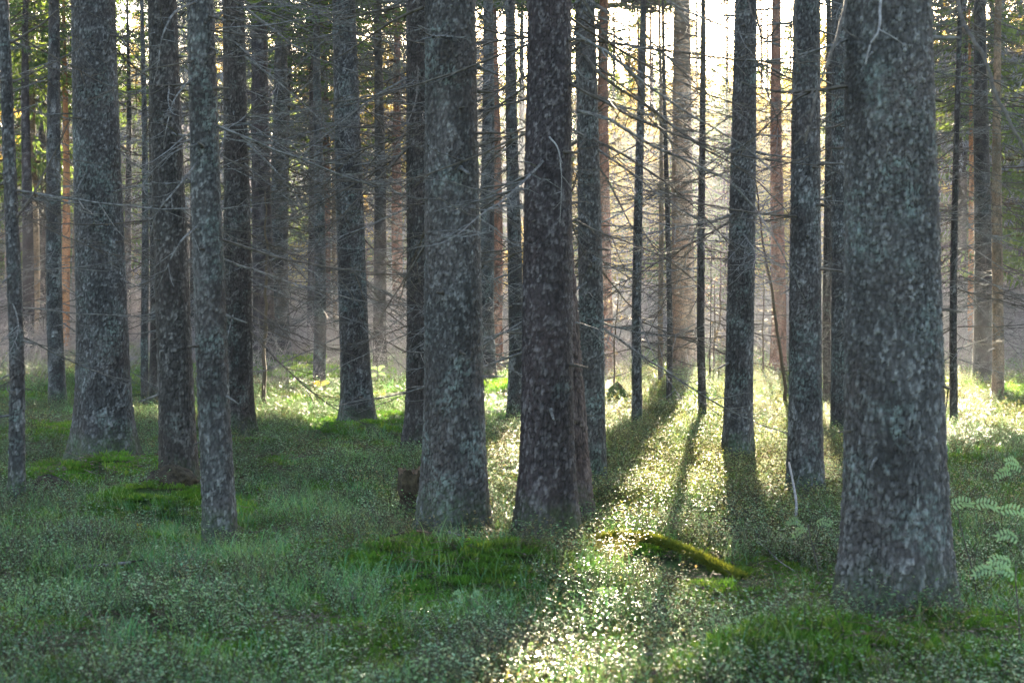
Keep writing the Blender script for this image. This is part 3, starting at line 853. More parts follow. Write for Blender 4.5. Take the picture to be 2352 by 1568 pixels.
# ------------------------------------------------------------ rowan seedlings
def rowan(pix0, pix1, leaves, mat, label, seed, ls=.13):
    ls *= .78
    rr = random.Random(seed)
    a = np.array(at(*pix0)); gz = float(ground(a[0], a[1])); a[2] = gz - .02
    b = np.array(at(*pix1)); root = thing('rowan_seedling', (a[0], a[1], gz), label, 'seedling')
    o = np.array((a[0], a[1], gz))
    st = MB(); pts = [a - o + (b - a) * t + np.array((.01 * math.sin(t * 5), 0, 0)) for t in np.linspace(0, 1, 7)]
    st.tube(pts, [.0035 * (1 - .5 * t) + .001 for t in np.linspace(0, 1, 7)], 5)
    link('stem', st.mesh('stem', M_TWIGD, True), root)
    for (px, py, d, ang) in leaves:      # leaf base place and heading
        p = np.array(at(px, py, d)) - o
        lm = MB()
        tip = p + ls * np.array((math.cos(ang), rr.uniform(-.3, .3), math.sin(ang)))
        k = 6
        R_ = [p + (tip - p) * t + np.array((0, 0, .02 * math.sin(t * 3.1))) for t in np.linspace(0, 1, k + 1)]
        # petiole back to the stem
        near = min(pts, key=lambda q: np.linalg.norm(q - p))
        lm.tube([near, (near + p) / 2 + np.array((0, 0, .01)), p], [.0016, .0014, .0012], 3, 0.6, cap=False)
        lm.tube(R_, [.0011] * (k + 1), 3, .3, cap=False)
        ax = (tip - p) / np.linalg.norm(tip - p)
        perp = np.cross(ax, (0, -.8, .6)); perp /= np.linalg.norm(perp)
        for i in range(1, k + 1):
            for sd in (-1, 1, 0) if i == k else (-1, 1):
                dd = ax * .45 + perp * sd * .9 if sd else ax
                dd = dd / np.linalg.norm(dd) + np.array((0, 0, rr.uniform(-.15, .1)))
                l = ls * .36 * (1 - .25 * abs(i / k - .5)); w = np.cross(dd, (0, -1, .25)); w = w / np.linalg.norm(w) * l * .17
                q = R_[i]
                lm.add([tuple(q), tuple(q + dd * l * .3 + w), tuple(q + dd * l * .75 + w * .8), tuple(q + dd * l), tuple(q + dd * l * .75 - w * .8), tuple(q + dd * l * .3 - w)], [(0, 1, 2, 3), (0, 3, 4, 5)], 0.0)
        link('leaf', lm.mesh('leaf', mat, attr='w'), root)
    return root


rowan((322, 1275, 9.6), (320, 1225, 9.6), [(320, 1228, 9.6, 1.5), (318, 1245, 9.6, .4), (316, 1245, 9.6, 2.7), (312, 1262, 9.6, 3.3), (328, 1262, 9.6, .1), (300, 1258, 9.5, 3.6)], M_ROWY, 'bright yellow rowan seedling at the foot of the earthy mound', 1, .09)
rowan((866, 895, 28), (868, 845, 28), [(868, 846, 28, .3), (868, 848, 28, 2.9), (868, 853, 28, .8), (866, 860, 28, 3.5), (870, 858, 28, -.2)], M_ROWP, 'pale green leafy seedling between the widened foot spruce and the centre', 2, .14)
rowan((875, 930, 26), (872, 908, 26), [(872, 908, 26, .2), (872, 908, 26, 2.9), (872, 912, 26, .7), (872, 912, 26, 2.2)], M_ROWY, 'low yellow leafy seedling right of the widened foot spruce', 3, .12)
rowan((738, 905, 28), (738, 880, 28), [(738, 880, 28, .1), (738, 880, 28, 3.1), (738, 886, 28, .5), (738, 888, 28, 2.8)], M_ROWY, 'flat yellow leafy seedling against the slim grey spruce left of centre', 4, .16)
rowan((2335, 1560, 6.1), (2338, 1300, 6.1), [(2330, 1300, 6.1, 3.0), (2345, 1245, 6.1, 2.9), (2290, 1315, 6.0, 3.2), (2345, 1290, 6.1, .4), (2355, 1275, 6.1, .2), (2335, 1335, 6.0, 2.6)], M_ROWP, 'green rowan seedling with a dark stem at the right edge', 5, .12)
rowan((2250, 1420, 7.6), (2200, 1160, 7.6), [(2180, 1165, 7.6, .15), (2235, 1160, 7.6, -.1), (2290, 1175, 7.6, .0)], M_ROWP, 'pale rowan shoot with one long leaf touching the nearest trunk', 6, .15)
rowan((2380, 1300, 8.2), (2360, 1075, 8.2), [(2350, 1080, 8.2, 3.0), (2345, 1075, 8.2, 2.7), (2325, 1085, 8.2, 3.4)], M_ROWP, 'pale leafy shoot high at the right edge of the photo', 7, .12)
rowan((1880, 1320, 8.4), (1860, 1205, 8.4), [(1845, 1205, 8.4, 3.0), (1870, 1205, 8.4, .1), (1855, 1215, 8.4, 3.6)], M_ROWP, 'small pale seedling in front of the spruce beside the nearest trunk', 8, .11)
rowan((1065, 1440, 7.4), (1080, 1378, 7.4), [(1065, 1376, 7.4, 2.6), (1080, 1374, 7.4, .3), (1072, 1380, 7.4, 3.1), (1090, 1382, 7.4, -.1)], M_ROWP, 'pale green seedling in front of the centre moss mound', 9, .07)
rowan((1390, 1400, 7.4), (1395, 1372, 7.4), [(1395, 1375, 7.4, .9), (1393, 1378, 7.4, 2.2)], M_ROWP, 'small fresh green seedling in the sunny foreground patch', 10, .08)


# ------------------------------------------------------------ stump, logs, humps, sticks
def lump(name, loc, rx, ry, rz, mat, seed, nr=26, ns=40, flat=0.0, taper=.0, rough=.25, top=1.0):
    th = np.linspace(0, 2 * math.pi, ns, endpoint=False); zt = np.linspace(0, 1, nr)
    Th, Zt = np.meshgrid(th, zt)
    prof = np.cos(Zt * math.pi / 2) ** .65
    n = vnoise(np.cos(Th) * 2.2 + 5 + Zt * 3, np.sin(Th) * 2.2 + seed, seed) - .5
    n2 = vnoise(np.cos(Th) * 7 + 5 + Zt * 9, np.sin(Th) * 7 + seed, seed + 1) - .5
    k = prof * (1 + rough * 1.6 * n + rough * .7 * n2)
    P = np.stack([rx * k * np.cos(Th), ry * k * np.sin(Th), -.12 + (rz + .12) * (Zt + .06 * n2)], -1)
    return link(name, grid_mesh(name, P, True, mat), None, loc)


def build_stump():
    x, y, z = at(941, 1185, 10.6); g = float(ground(x, y))
    root = thing('tree_stump', (x, y, g), 'broken brown tree stump peeping out left of the thick centre spruce', 'stump')
    ztop = at(0, 1082, 10.6)[2] - g
    ns = 60; zl = np.linspace(-.2, 1, 44)
    Th, Z = np.meshgrid(np.linspace(0, 2 * math.pi, ns, endpoint=False), zl)
    rag = ztop * (1 + .16 * (vnoise(np.cos(Th) * 2.4 + 3, np.sin(Th) * 2.4, 5) - .5) + .10 * (vnoise(np.cos(Th) * 8 + 3, np.sin(Th) * 8, 6) - .5))
    r = .088 * (1 + .35 * np.exp(-np.clip(Z, 0, 1) * 5) - .28 * np.exp(-((Z - .42) / .14) ** 2) * (np.cos(Th + 2.2) > -.2)) * (1 + .25 * (vnoise(Th * 5, Z * 5, 8) - .5))
    P = np.stack([r * np.cos(Th), r * np.sin(Th), Z * rag], -1)
    f1, f2, cid, dv = cells(Th / (2 * math.pi) * 14, Z * 5, 14, 3)
    link('bark', grid_mesh('bark', P, True, M_STUMP), root)
    # ragged torn top
    Rg, Th2 = np.meshgrid(np.linspace(1, 0, 10), np.linspace(0, 2 * math.pi, ns, endpoint=False), indexing='ij')
    P2 = np.zeros((10, ns, 3)); rt = r[-1][None, :] * .99 * Rg
    P2[..., 0] = rt * np.cos(Th2); P2[..., 1] = rt * np.sin(Th2)
    P2[..., 2] = (rag[-1] * Rg[:, :] + (1 - Rg) * ztop * .93) - .004 + .05 * (vnoise(P2[..., 0] * 45, P2[..., 1] * 45, 9) - .5) * (Rg < .99)
    link('torn_wood', grid_mesh('torn_wood', P2, True, M_CUT), root)


build_stump()


def log_obj(name, pix, r0, r1, mat, label, cat, seed, fronds=0, sink=0, lift=.06, rough=.3):
    rr = random.Random(seed)
    K = []
    for (px, py, d) in pix:
        p = np.array(at(px, py, d)); p[2] = (float(ground(p[0], p[1])) + lift * 1.1 * math.sin(math.pi * (len(K) + .8) / (len(pix) + .4)) + r0 * .1 if fronds else max(p[2], float(ground(p[0], p[1])) + lift + r0 * .4)) if not sink else p[2]; K.append(p)
    pts = []
    for i in range(len(K) - 1):
        for s in range(8): pts.append(K[i] + (K[i + 1] - K[i]) * s / 8)
    pts.append(K[-1])
    n = len(pts) - 1
    # smooth
    for _ in range(4):
        q = [pts[0]] + [(pts[i - 1] + 2 * pts[i] + pts[i + 1]) / 4 for i in range(1, n)] + [pts[-1]]; pts = q
    if sink:
        pts = [np.array((p[0], p[1], max(p[2] - sink, float(ground(p[0], p[1])) - r0 * .6))) for p in pts]
    mb = MB()
    mb.tube([p for p in pts], [(r0 + (r1 - r0) * i / n) * (1 + rough * (rr.random() - .5)) for i in range(n + 1)], 14)
    me = mb.mesh(name, mat, True)
    if fronds:
        root = thing(name, tuple(pts[n // 2]), label, cat)
        o = link('bark', me, root); o.matrix_parent_inverse = __import__('mathutils').Matrix.Translation(-root.location)
        fb = MB()
        for k in range(fronds):
            i = rr.randint(0, n); p = pts[i] + (pts[min(i + 1, n)] - pts[min(i, n - 1)]) * rr.random()
            an = rr.uniform(-1.9, 1.9); ax = pts[min(i + 1, n)] - pts[max(i - 1, 0)]; ax /= np.linalg.norm(ax)
            sd = np.cross(ax, (0, 0, 1)); sd /= np.linalg.norm(sd); up = np.cross(sd, ax)
            rd = (r0 + (r1 - r0) * i / n)
            d = sd * math.sin(an) + up * math.cos(an)
            b = p + d * rd * .9; h = rr.uniform(.012, .032)
            tip = b + (d + np.array([rr.uniform(-.6, .6) for _ in range(3)])) * h
            w = np.cross(d, ax + np.array([rr.uniform(-1, 1) for _ in range(3)])); w = w / np.linalg.norm(w) * .003
            fb.add([tuple(b - w), tuple(b + w), tuple(tip)], [(0, 1, 2)], 0.0)
        o = link('moss', fb.mesh('moss', M_MOSSL, attr='w'), root); o.matrix_parent_inverse = __import__('mathutils').Matrix.Translation(-root.location)
        return root
    # origin on the log
    c = pts[n // 2]; me.transform(__import__('mathutils').Matrix.Translation(-__import__('mathutils').Vector(c)))
    return tag(link(name, me, None, tuple(c)), label, cat)


M_MOSSL = leaf_mat('log_moss', [(.13, .18, .04), (.20, .23, .05), (.09, .14, .03)], .6, .5, .2, (1.6, 1.4, .6))
log_obj('mossy_log', [(1345, 1285, 9.15), (1420, 1290, 9.15), (1500, 1300, 9.05), (1580, 1318, 8.85), (1650, 1345, 8.55), (1700, 1375, 8.3)], .027, .016, M_MOSSY,
        'arched moss covered log curving right from the dark purplish spruce', 'log', 3, 11000, lift=.07)
log_obj('fallen_branch', [(1500, 985, 20), (1540, 990, 19.8), (1583, 1000, 19.6)], .05, .03, M_STUMP, 'short dark fallen log lying across the sunlit clearing', 'log', 4)
log_obj('fallen_branch', [(1105, 951, 23), (1135, 953, 23), (1168, 958, 23)], .035, .03, M_WHITE, 'pale fallen log between the thick centre spruce and the slim grey green one', 'log', 5)
log_obj('fallen_branch', [(1310, 1552, 6.2), (1380, 1546, 6.2), (1450, 1550, 6.15), (1500, 1562, 6.1)], .012, .007, M_WHITE, 'pale curved stick at the bottom edge of the sunny patch', 'stick', 6)
log_obj('fallen_branch', [(175, 1322, 8.2), (240, 1318, 8.2), (300, 1314, 8.3)], .012, .008, M_WHITE, 'pale stick lying in the grass at the lower left', 'stick', 7)
log_obj('fallen_branch', [(215, 1340, 8.1), (235, 1318, 8.2), (290, 1305, 8.3), (330, 1300, 8.4)], .009, .005, M_STUMP, 'dark bent twig lying over the pale stick at the lower left', 'stick', 8)
log_obj('fallen_branch', [(1030, 1350, 8.3), (1045, 1325, 8.35), (1062, 1298, 8.4)], .008, .005, M_WHITE, 'short pale stick sticking out of the centre moss mound', 'stick', 9)
log_obj('fallen_branch', [(958, 1322, 8.3), (975, 1345, 8.25), (990, 1360, 8.2)], .007, .004, M_CUT, 'short brown stick on the left of the centre moss mound', 'stick', 10)
log_obj('tree_root', [(935, 1266, 8.95), (985, 1262, 8.85), (1030, 1280, 8.7), (1050, 1305, 8.55)], .022, .014, M_STUMP, 'brown bare root curving over the centre moss mound', 'root', 11, sink=.005)
log_obj('tree_root', [(548, 1255, 9.4), (566, 1275, 9.3), (590, 1300, 9.1)], .018, .008, M_CUT, 'pale root running right from the lichen speckled leaning trunk', 'root', 12, sink=.005)
log_obj('leaning_stick', [(1812, 1062, 11.0), (1822, 1110, 10.6), (1829, 1150, 10.3), (1829, 1205, 10.0)], .008, .011, M_WHITE, 'pale bent stick leaning in front of the dark right spruce', 'stick', 13)
log_obj('fallen_branch', [(1738, 1285, 9.2), (1760, 1330, 9), (1790, 1375, 8.6), (1825, 1400, 8.3)], .006, .003, M_TWIG, 'thin grey twig lying in the shrubs right of the mossy log', 'stick', 14)
log_obj('fallen_branch', [(840, 1362, 8.4), (880, 1366, 8.3), (930, 1365, 8.3)], .010, .006, M_STUMP, 'dark stick lying at the foot of the centre moss mound', 'stick', 15)
log_obj('fallen_branch', [(1880, 1245, 9.3), (1935, 1262, 9.1), (1985, 1268, 9)], .006, .004, M_TWIGD, 'thin dark twig in the shrubs left of the nearest trunk', 'stick', 16)
log_obj('fallen_branch', [(280, 830, 36), (298, 826, 36), (316, 822, 36)], .07, .05, M_WHITE, 'far pale fallen log glimpsed right of the broad rough spruce', 'log', 17)
log_obj('fallen_branch', [(2160, 905, 30), (2210, 906, 30), (2240, 907, 30)], .04, .03, M_WHITE, 'far thin pale log behind the thin dark spruce on the right', 'log', 18)
log_obj('fallen_branch', [(795, 790, 50), (840, 800, 48), (880, 800, 47)], .06, .04, M_WHITE, 'far bleached log lying in the brush left of the centre trunks', 'log', 19)

x, y, z = at(1418, 950, 24)
o = lump('mossy_mound', (x, y, float(ground(x, y))), .27, .24, .50, M_MOSSY, 4, rough=.35); tag(o, 'dark mossy hump with twigs between the lichen grey and thin pale spruces', 'mound')
x, y, z = at(2167, 878, 27)
o = lump('mossy_mound', (x, y, float(ground(x, y))), .16, .15, .30, M_MOSSY, 9, rough=.5); tag(o, 'small round dark hump just right of the nearest trunk', 'mound')
x, y, z = at(2190, 970, 21)
o = lump('mossy_mound', (x, y, float(ground(x, y))), .20, .17, .2, M_MOSSY, 10, rough=.5); tag(o, 'low dark hump at the foot of the thin dark spruce on the right', 'mound')
x, y, z = at(1665, 1265, 10)
o = lump('earth_clod', (x, y, float(ground(x, y)) + .01), .17, .12, .12, M_STUMP, 12, rough=.6); tag(o, 'dark earthy clod in the shrubs above the end of the mossy log', 'clod')
x, y, z = at(845, 1195, 11.4)
o = lump('earth_clod', (x, y, float(ground(x, y)) + .01), .16, .12, .11, M_STUMP, 13, rough=.6); tag(o, 'brown earthy clod in the grass left of the broken stump', 'clod')
x, y, z = at(395, 1205, 11.0)
o = lump('earth_clod', (x, y, float(ground(x, y)) + .02), .24, .16, .15, M_STUMP, 14, rough=.6); tag(o, 'brown earthy clod below the dark spruce that leans left', 'clod')
x, y, z = at(110, 1125, 12.6)
o = lump('earth_clod', (x, y, float(ground(x, y)) + .02), .26, .16, .17, M_STUMP, 15, rough=.6); tag(o, 'dark earthy bank beside the slim trunk at the left edge', 'clod')


# ------------------------------------------------------------ ground cover
def scatter(name, pts, nrmtilt, scl, protos, label, seed):
    """points mesh + geometry nodes instancing the protos."""
    coll = bpy.data.collections.new(name + '_kinds')
    for i, pm in enumerate(protos):
        o = bpy.data.objects.new('%s_kind_%02d' % (name, i), pm); coll.objects.link(o)
    n = len(pts)
    rs = np.random.RandomState(seed)
    me = bpy.data.meshes.new(name)
    me.vertices.add(n); me.vertices.foreach_set('co', pts.reshape(-1).astype(np.float32))
    rot = np.stack([rs.normal(0, nrmtilt, n), rs.normal(0, nrmtilt, n), rs.uniform(0, 6.283, n)], -1)
    a = me.attributes.new('rot', 'FLOAT_VECTOR', 'POINT'); a.data.foreach_set('vector', rot.reshape(-1).astype(np.float32))
    a = me.attributes.new('scl', 'FLOAT', 'POINT'); a.data.foreach_set('value', scl.astype(np.float32))
    a = me.attributes.new('kid', 'INT', 'POINT'); a.data.foreach_set('value', rs.randint(0, len(protos), n).astype(np.int32))
    o = link(name, me)
    ng = bpy.data.node_groups.new(name, 'GeometryNodeTree')
    ng.interface.new_socket('Geometry', in_out='INPUT', socket_type='NodeSocketGeometry')
    ng.interface.new_socket('Geometry', in_out='OUTPUT', socket_type='NodeSocketGeometry')
    nd = ng.nodes
    gi = nd.new('NodeGroupInput'); go = nd.new('NodeGroupOutput')
    ip = nd.new('GeometryNodeInstanceOnPoints'); ci = nd.new('GeometryNodeCollectionInfo')
    ci.inputs['Collection'].default_value = coll; ci.inputs['Separate Children'].default_value = True
    ci.inputs['Reset Children'].default_value = True
    def attr(nm, ty):
        q = nd.new('GeometryNodeInputNamedAttribute'); q.data_type = ty; q.inputs['Name'].default_value = nm
        return next(s for s in q.outputs if s.enabled and s.name == 'Attribute')
    L = ng.links
    L.new(gi.outputs[0], ip.inputs['Points']); L.new(ci.outputs[0], ip.inputs['Instance'])
    ip.inputs['Pick Instance'].default_value = True
    L.new(attr('kid', 'INT'), ip.inputs['Instance Index'])
    L.new(attr('rot', 'FLOAT_VECTOR'), ip.inputs['Rotation']); L.new(attr('scl', 'FLOAT'), ip.inputs['Scale'])
    L.new(ip.outputs[0], go.inputs[0])
    md = o.modifiers.new('scatter', 'NODES'); md.node_group = ng
    return tag(o, label, None, None, 'stuff')


def bil_mesh(seed, mat, nstem=11, spread=.13, hh=(.10, .22), leaf=.0165, nl=12):
    rr = random.Random(seed); mb = MB()
    for s in range(nstem):
        x, y = rr.uniform(-spread, spread), rr.uniform(-spread, spread)
        h = rr.uniform(*hh); az = rr.uniform(0, 6.28)
        pts = [np.array((x, y, -.02))]
        for k in range(4):
            az += rr.uniform(-.6, .6); pts.append(pts[-1] + np.array((math.cos(az) * h * .14, math.sin(az) * h * .14, h * .27)))
        mb.tube(pts, [.0016, .0014, .0012, .001, .0008], 3, 1.0, cap=False)
        subs = [pts]
        for k in (1, 2, 3):
            a2 = rr.uniform(0, 6.28); l = h * rr.uniform(.25, .5)
            q = [pts[k], pts[k] + np.array((math.cos(a2) * l * .5, math.sin(a2) * l * .5, l * .4)), pts[k] + np.array((math.cos(a2) * l * .9, math.sin(a2) * l * .9, l * .9))]
            mb.tube(q, [.001, .0009, .0007], 3, 1.0, cap=False); subs.append(q)
        for k in range(nl):
            st = rr.choice(subs); i = rr.randint(1, len(st) - 1); p = st[i] + (st[i - 1] - st[i]) * rr.random() * .8
            a2 = rr.uniform(0, 6.28); el = rr.gauss(.05, .25); l = leaf * rr.uniform(.7, 1.35)
            d = np.array((math.cos(a2) * math.cos(el), math.sin(a2) * math.cos(el), math.sin(el)))
            w = np.cross(d, (0, 0, 1)); w = w / np.linalg.norm(w) * l * .32; up = np.array((0, 0, l * .10))
            mb.add([tuple(p), tuple(p + d * l * .5 + w + up), tuple(p + d * l), tuple(p + d * l * .5 - w + up)], [(0, 1, 2), (0, 2, 3)], 0.0)
    return mb.mesh('bilberry', mat, attr='w')


def grass_mesh(seed, mat, n=38, spread=.11, hh=(.08, .22), wd=.0022):
    rr = random.Random(seed); mb = MB()
    for s in range(n):
        p = np.array((rr.uniform(-spread, spread), rr.uniform(-spread, spread), -.02)); az = rr.uniform(0, 6.28)
        h = rr.uniform(*hh); w = np.array((-math.sin(az), math.cos(az), 0)) * wd * rr.uniform(.7, 1.4)
        L_, R_ = [], []
        el = rr.uniform(1.2, 1.55); cv = rr.uniform(.1, .5)
        for k in range(5):
            f = 1 - (k / 4) ** 2 * .9
            L_.append(tuple(p - w * f)); R_.append(tuple(p + w * f))
            p = p + np.array((math.cos(az) * math.cos(el), math.sin(az) * math.cos(el), math.sin(el))) * h / 4; el -= cv
        mb.add(L_ + R_, [(k, k + 1, k + 6, k + 5) for k in range(4)], 0.0)
    return mb.mesh('grass', mat, attr='w')


def moss_mesh(seed, mat, n=260, spread=.10, hh=(.012, .04)):
    rr = random.Random(seed); mb = MB()
    for s in range(n):
        rd = spread * math.sqrt(rr.random()); a = rr.uniform(0, 6.28)
        p = np.array((rd * math.cos(a), rd * math.sin(a), -.008)); h = rr.uniform(*hh); az = rr.uniform(0, 6.28)
        w = np.array((-math.sin(az), math.cos(az), 0)) * .0028
        tip = p + np.array((math.cos(az) * h * .7, math.sin(az) * h * .7, h))
        mid = p + (tip - p) * .5 + np.array((0, 0, h * .15))
        mb.add([tuple(p), tuple(mid + w), tuple(tip), tuple(mid - w)], [(0, 1, 2, 3)], 0.0)
    return mb.mesh('moss', mat, attr='w')


def litter_mesh(seed, mat, n=26, spread=.14):
    rr = random.Random(seed); mb = MB()
    for s in range(n):
        p = np.array((rr.uniform(-spread, spread), rr.uniform(-spread, spread), rr.uniform(.0, .03))); az = rr.uniform(0, 6.28)
        l = rr.uniform(.02, .12) if s % 2 else rr.uniform(.012, .03)
        d = np.array((math.cos(az), math.sin(az), rr.uniform(-.2, .45))) * l
        if s % 2: mb.tube([p, p + d * .5 + np.array((0, 0, .004)), p + d], [.0018, .0015, .001], 3, 0.0, cap=False)
        else:
            w = np.array((-math.sin(az), math.cos(az), .1)) * l * .35
            mb.add([tuple(p), tuple(p + d * .5 + w), tuple(p + d), tuple(p + d * .5 - w)], [(0, 1, 2, 3)], 0.0)
    return mb.mesh('litter', mat, attr='w')


def brush_mesh(seed, mat, n=22, spread=.5, hh=(.5, 1.6)):
    rr = random.Random(seed); mb = MB()
    for s in range(n):
        p = np.array((rr.uniform(-spread, spread), rr.uniform(-spread, spread), -.05)); az = rr.uniform(0, 6.28)
        L = rr.uniform(*hh)
        st = stem_pts(rr, L, 6, -rr.uniform(.5, 1.45), -.5, .18, az); st = [p + q for q in st]
        mb.tube(st, [.008 * (1 - .7 * i / 6) for i in range(7)], 3, 0.0, cap=False)
        for i in range(1, 7):
            for k in range(2):
                if rr.random() < .8:
                    q = stem_pts(rr, L * rr.uniform(.12, .3), 3, -rr.uniform(-.2, 1.0), 0, .2, rr.uniform(0, 6.28))
                    mb.tube([st[i] + v for v in q], [.004, .0035, .003, .002], 3, 0.0, cap=False)
    return mb.mesh('brush', mat, attr='w')


TRX = np.array([(t[1] - CX) / F * t[3] for t in T]); TRY = np.array([t[3] for t in T]); TRR = np.array([t[4] / F * t[3] / 2 for t in T])
for t_ in np.linspace(0, 1, 9):      # keep the mossy log free of shrubs
    TRX = np.append(TRX, (1350 - CX + 350 * t_) / F * (9.2 - .8 * t_)); TRY = np.append(TRY, 9.2 - .8 * t_ - .16); TRR = np.append(TRR, .19)
MOUNDS = np.array([(at(p[0], p[1], p[2])[0], p[2], p[3]) for p in EXTRA if p[4] > 0])


def sample(n, y0, y1, seed, margin=.10, power=1.0):
    rs = np.random.RandomState(seed)
    y = np.sqrt(rs.uniform(y0 ** 2, y1 ** 2, n)) if power == 1 else y0 + (y1 - y0) * rs.uniform(0, 1, n) ** power
    x = rs.uniform(-1, 1, n) * (.36 + margin) * y * 1.0
    d = np.min((x[:, None] - TRX[None]) / (TRR[None] * 1.05 + .0) ** 1 * 0 + np.sqrt((x[:, None] - TRX[None]) ** 2 + (y[:, None] - TRY[None]) ** 2) - TRR[None] * 1.12, axis=1)
    return x, y, d, rs


def mound_w(x, y):
    m = np.zeros_like(x)
    for (a, b, r) in MOUNDS: m = np.maximum(m, np.exp(-((x - a) ** 2 + (y - b) ** 2) / (2 * (r * 1.0) ** 2)))
    for a, b, r in zip(TRX[:len(T)], TRY, TRR): m = np.maximum(m, .8 * np.exp(-((x - a) ** 2 + (y - b) ** 2) / (2 * (r + .16) ** 2)))
    return m


def make_far_wood():
    protos = []
    for i in range(4):
        cm = (CR_GO if i % 2 == 0 else CR_SP)[i // 2]
        n = len(cm.vertices); co = np.zeros(n * 3, np.float32); cm.vertices.foreach_get('co', co); co = co.reshape(-1, 3).copy()
        co[:, 2] = co[:, 2] * 2.6 + 1.0; co[:, :2] *= 1.35
        me = cm.copy(); me.name = 'far_spruce'; me.vertices.foreach_set('co', co.reshape(-1)); me.update()
        protos.append(me)
    rs = np.random.RandomState(77); n = 1900
    y = rs.uniform(112, 235, n); x = rs.uniform(-.62, .62, n) * y
    kp = (y > 128) | (usun(x, y) < -7) | (usun(x, y) > 7); x = x[kp]; y = y[kp]; n = len(x)
    P = np.stack([x, y, ground(x, y)], -1)
    scatter('far_wood', P, .02, rs.uniform(.75, 1.15, n), protos, 'far off mass of spruces closing the view behind the wood', 9)


def make_cover():
    make_far_wood()
    bil = [bil_mesh(10 + i, M_BIL) for i in range(6)]
    bily = [bil_mesh(30 + i, M_BILY, 9, .12, (.10, .24), .0165, 10) for i in range(3)]
    grs = [grass_mesh(50 + i, M_GRASS) for i in range(5)]
    mos = [moss_mesh(70 + i, M_MOSS) for i in range(4)]
    lit = [litter_mesh(90 + i, M_LITTER) for i in range(3)]
    bru = [brush_mesh(110 + i, M_BRUSH) for i in range(4)]

    sun_p = [bil_mesh(130 + i, M_SUNL, 12, .13, (.12, .22), .019, 15) for i in range(4)]

    def run(name, spec, keep, tilt, sz, protos, label, seed):
        P = []; S = []
        for k, (n, a, b, mul) in enumerate(spec):
            x, y, d, rs = sample(n, a, b, seed * 10 + k)
            kp = (d > .02) & (rs.uniform(0, 1, n) < keep(x, y))
            x = x[kp]; y = y[kp]
            P.append(np.stack([x, y, ground(x, y)], -1)); S.append(rs.uniform(*sz, len(x)) * mul)
        scatter(name, np.concatenate(P), tilt, np.concatenate(S), protos, label, seed)

    patch = lambda x, y, s, a, b, f=.5: smooth(a, b, .65 * vnoise(x * f + 11, y * f + 3, s) + .35 * vnoise(x * 2.1, y * 2.1, s + 1))
    bare = lambda x, y: patch(x, y, 91, .60, .72, .8)
    run('bilberry_shrubs', [(4200, 4.5, 12, 1), (7500, 12, 25, 1.1), (7500, 25, 48, 1.6), (6000, 48, 95, 2.8)],
        lambda x, y: (.18 + .82 * patch(x, y, 31, .30, .52)) * (1 - .95 * mound_w(x, y)) * (1 - .85 * bare(x, y)), .12, (.6, 1.15), bil,
        'low leafy bilberry shrubs carpeting the forest floor', 1)
    run('autumn_bilberry_shrubs', [(1500, 4.5, 12, 1), (4200, 12, 25, 1.1), (3200, 25, 48, 1.7)],
        lambda x, y: .06 + .8 * patch(x, y, 41, .55, .75) + .3 * ((usun(x, y) > -2.6) & (usun(x, y) < 1.6) & (y > 8.5) & (y < 32)) + .9 * ((usun(x, y) > -1.0) & (usun(x, y) < -.2) & (y < 9)), .15, (.6, 1.1), bily,  # extra golden shrubs in the sun strip stand in for its light
        'yellowing and reddish shrubs through the green cover, thickened to brighten the sun strip', 2)
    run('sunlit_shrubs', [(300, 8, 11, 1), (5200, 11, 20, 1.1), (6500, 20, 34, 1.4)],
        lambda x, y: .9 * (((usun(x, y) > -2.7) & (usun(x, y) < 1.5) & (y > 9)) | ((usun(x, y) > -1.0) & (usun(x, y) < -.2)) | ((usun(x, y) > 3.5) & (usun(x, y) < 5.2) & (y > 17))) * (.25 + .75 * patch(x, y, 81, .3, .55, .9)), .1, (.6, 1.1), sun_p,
        'shrubs added in the strips of sunlight, leaf colour lightened to brighten them', 7)
    run('grass', [(3000, 4.3, 12, 1), (2400, 12, 25, 1.2), (2000, 25, 45, 1.8)],
        lambda x, y: (.22 + .78 * patch(x, y, 51, .36, .6)) * (1 - .85 * mound_w(x, y)) * (1 - .7 * bare(x, y)) * np.where(y < 12, 1, .7), .12, (.55, 1.15), grs,
        'thin forest grass growing between the shrubs', 3)
    run('moss', [(9500, 4.3, 12, 1), (6500, 12, 25, 1.5), (5000, 25, 48, 2.6)],
        lambda x, y: np.clip(.16 + 1.1 * mound_w(x, y) + .6 * patch(x, y, 61, .45, .65), 0, 1), .12, (.8, 1.4), mos,
        'bright green moss cushions on the humps and between the shrubs', 4)
    run('litter', [(3200, 4.3, 12, 1), (3800, 12, 25, 1.4)],
        lambda x, y: .25 + .5 * mound_w(x, y) + .7 * bare(x, y), .1, (.7, 1.3), lit, 'fallen twigs and brown leaves lying in the moss', 5)
    run('brushwood', [(420, 30, 48, .7), (4600, 42, 115, 1.35)],
        lambda x, y: np.where((usun(x, y) > -2.6) & (usun(x, y) < 1.4), .25, 1.0), .1, (.7, 1.5), bru, 'hazy bare brushwood at the back of the wood', 6)


make_cover()

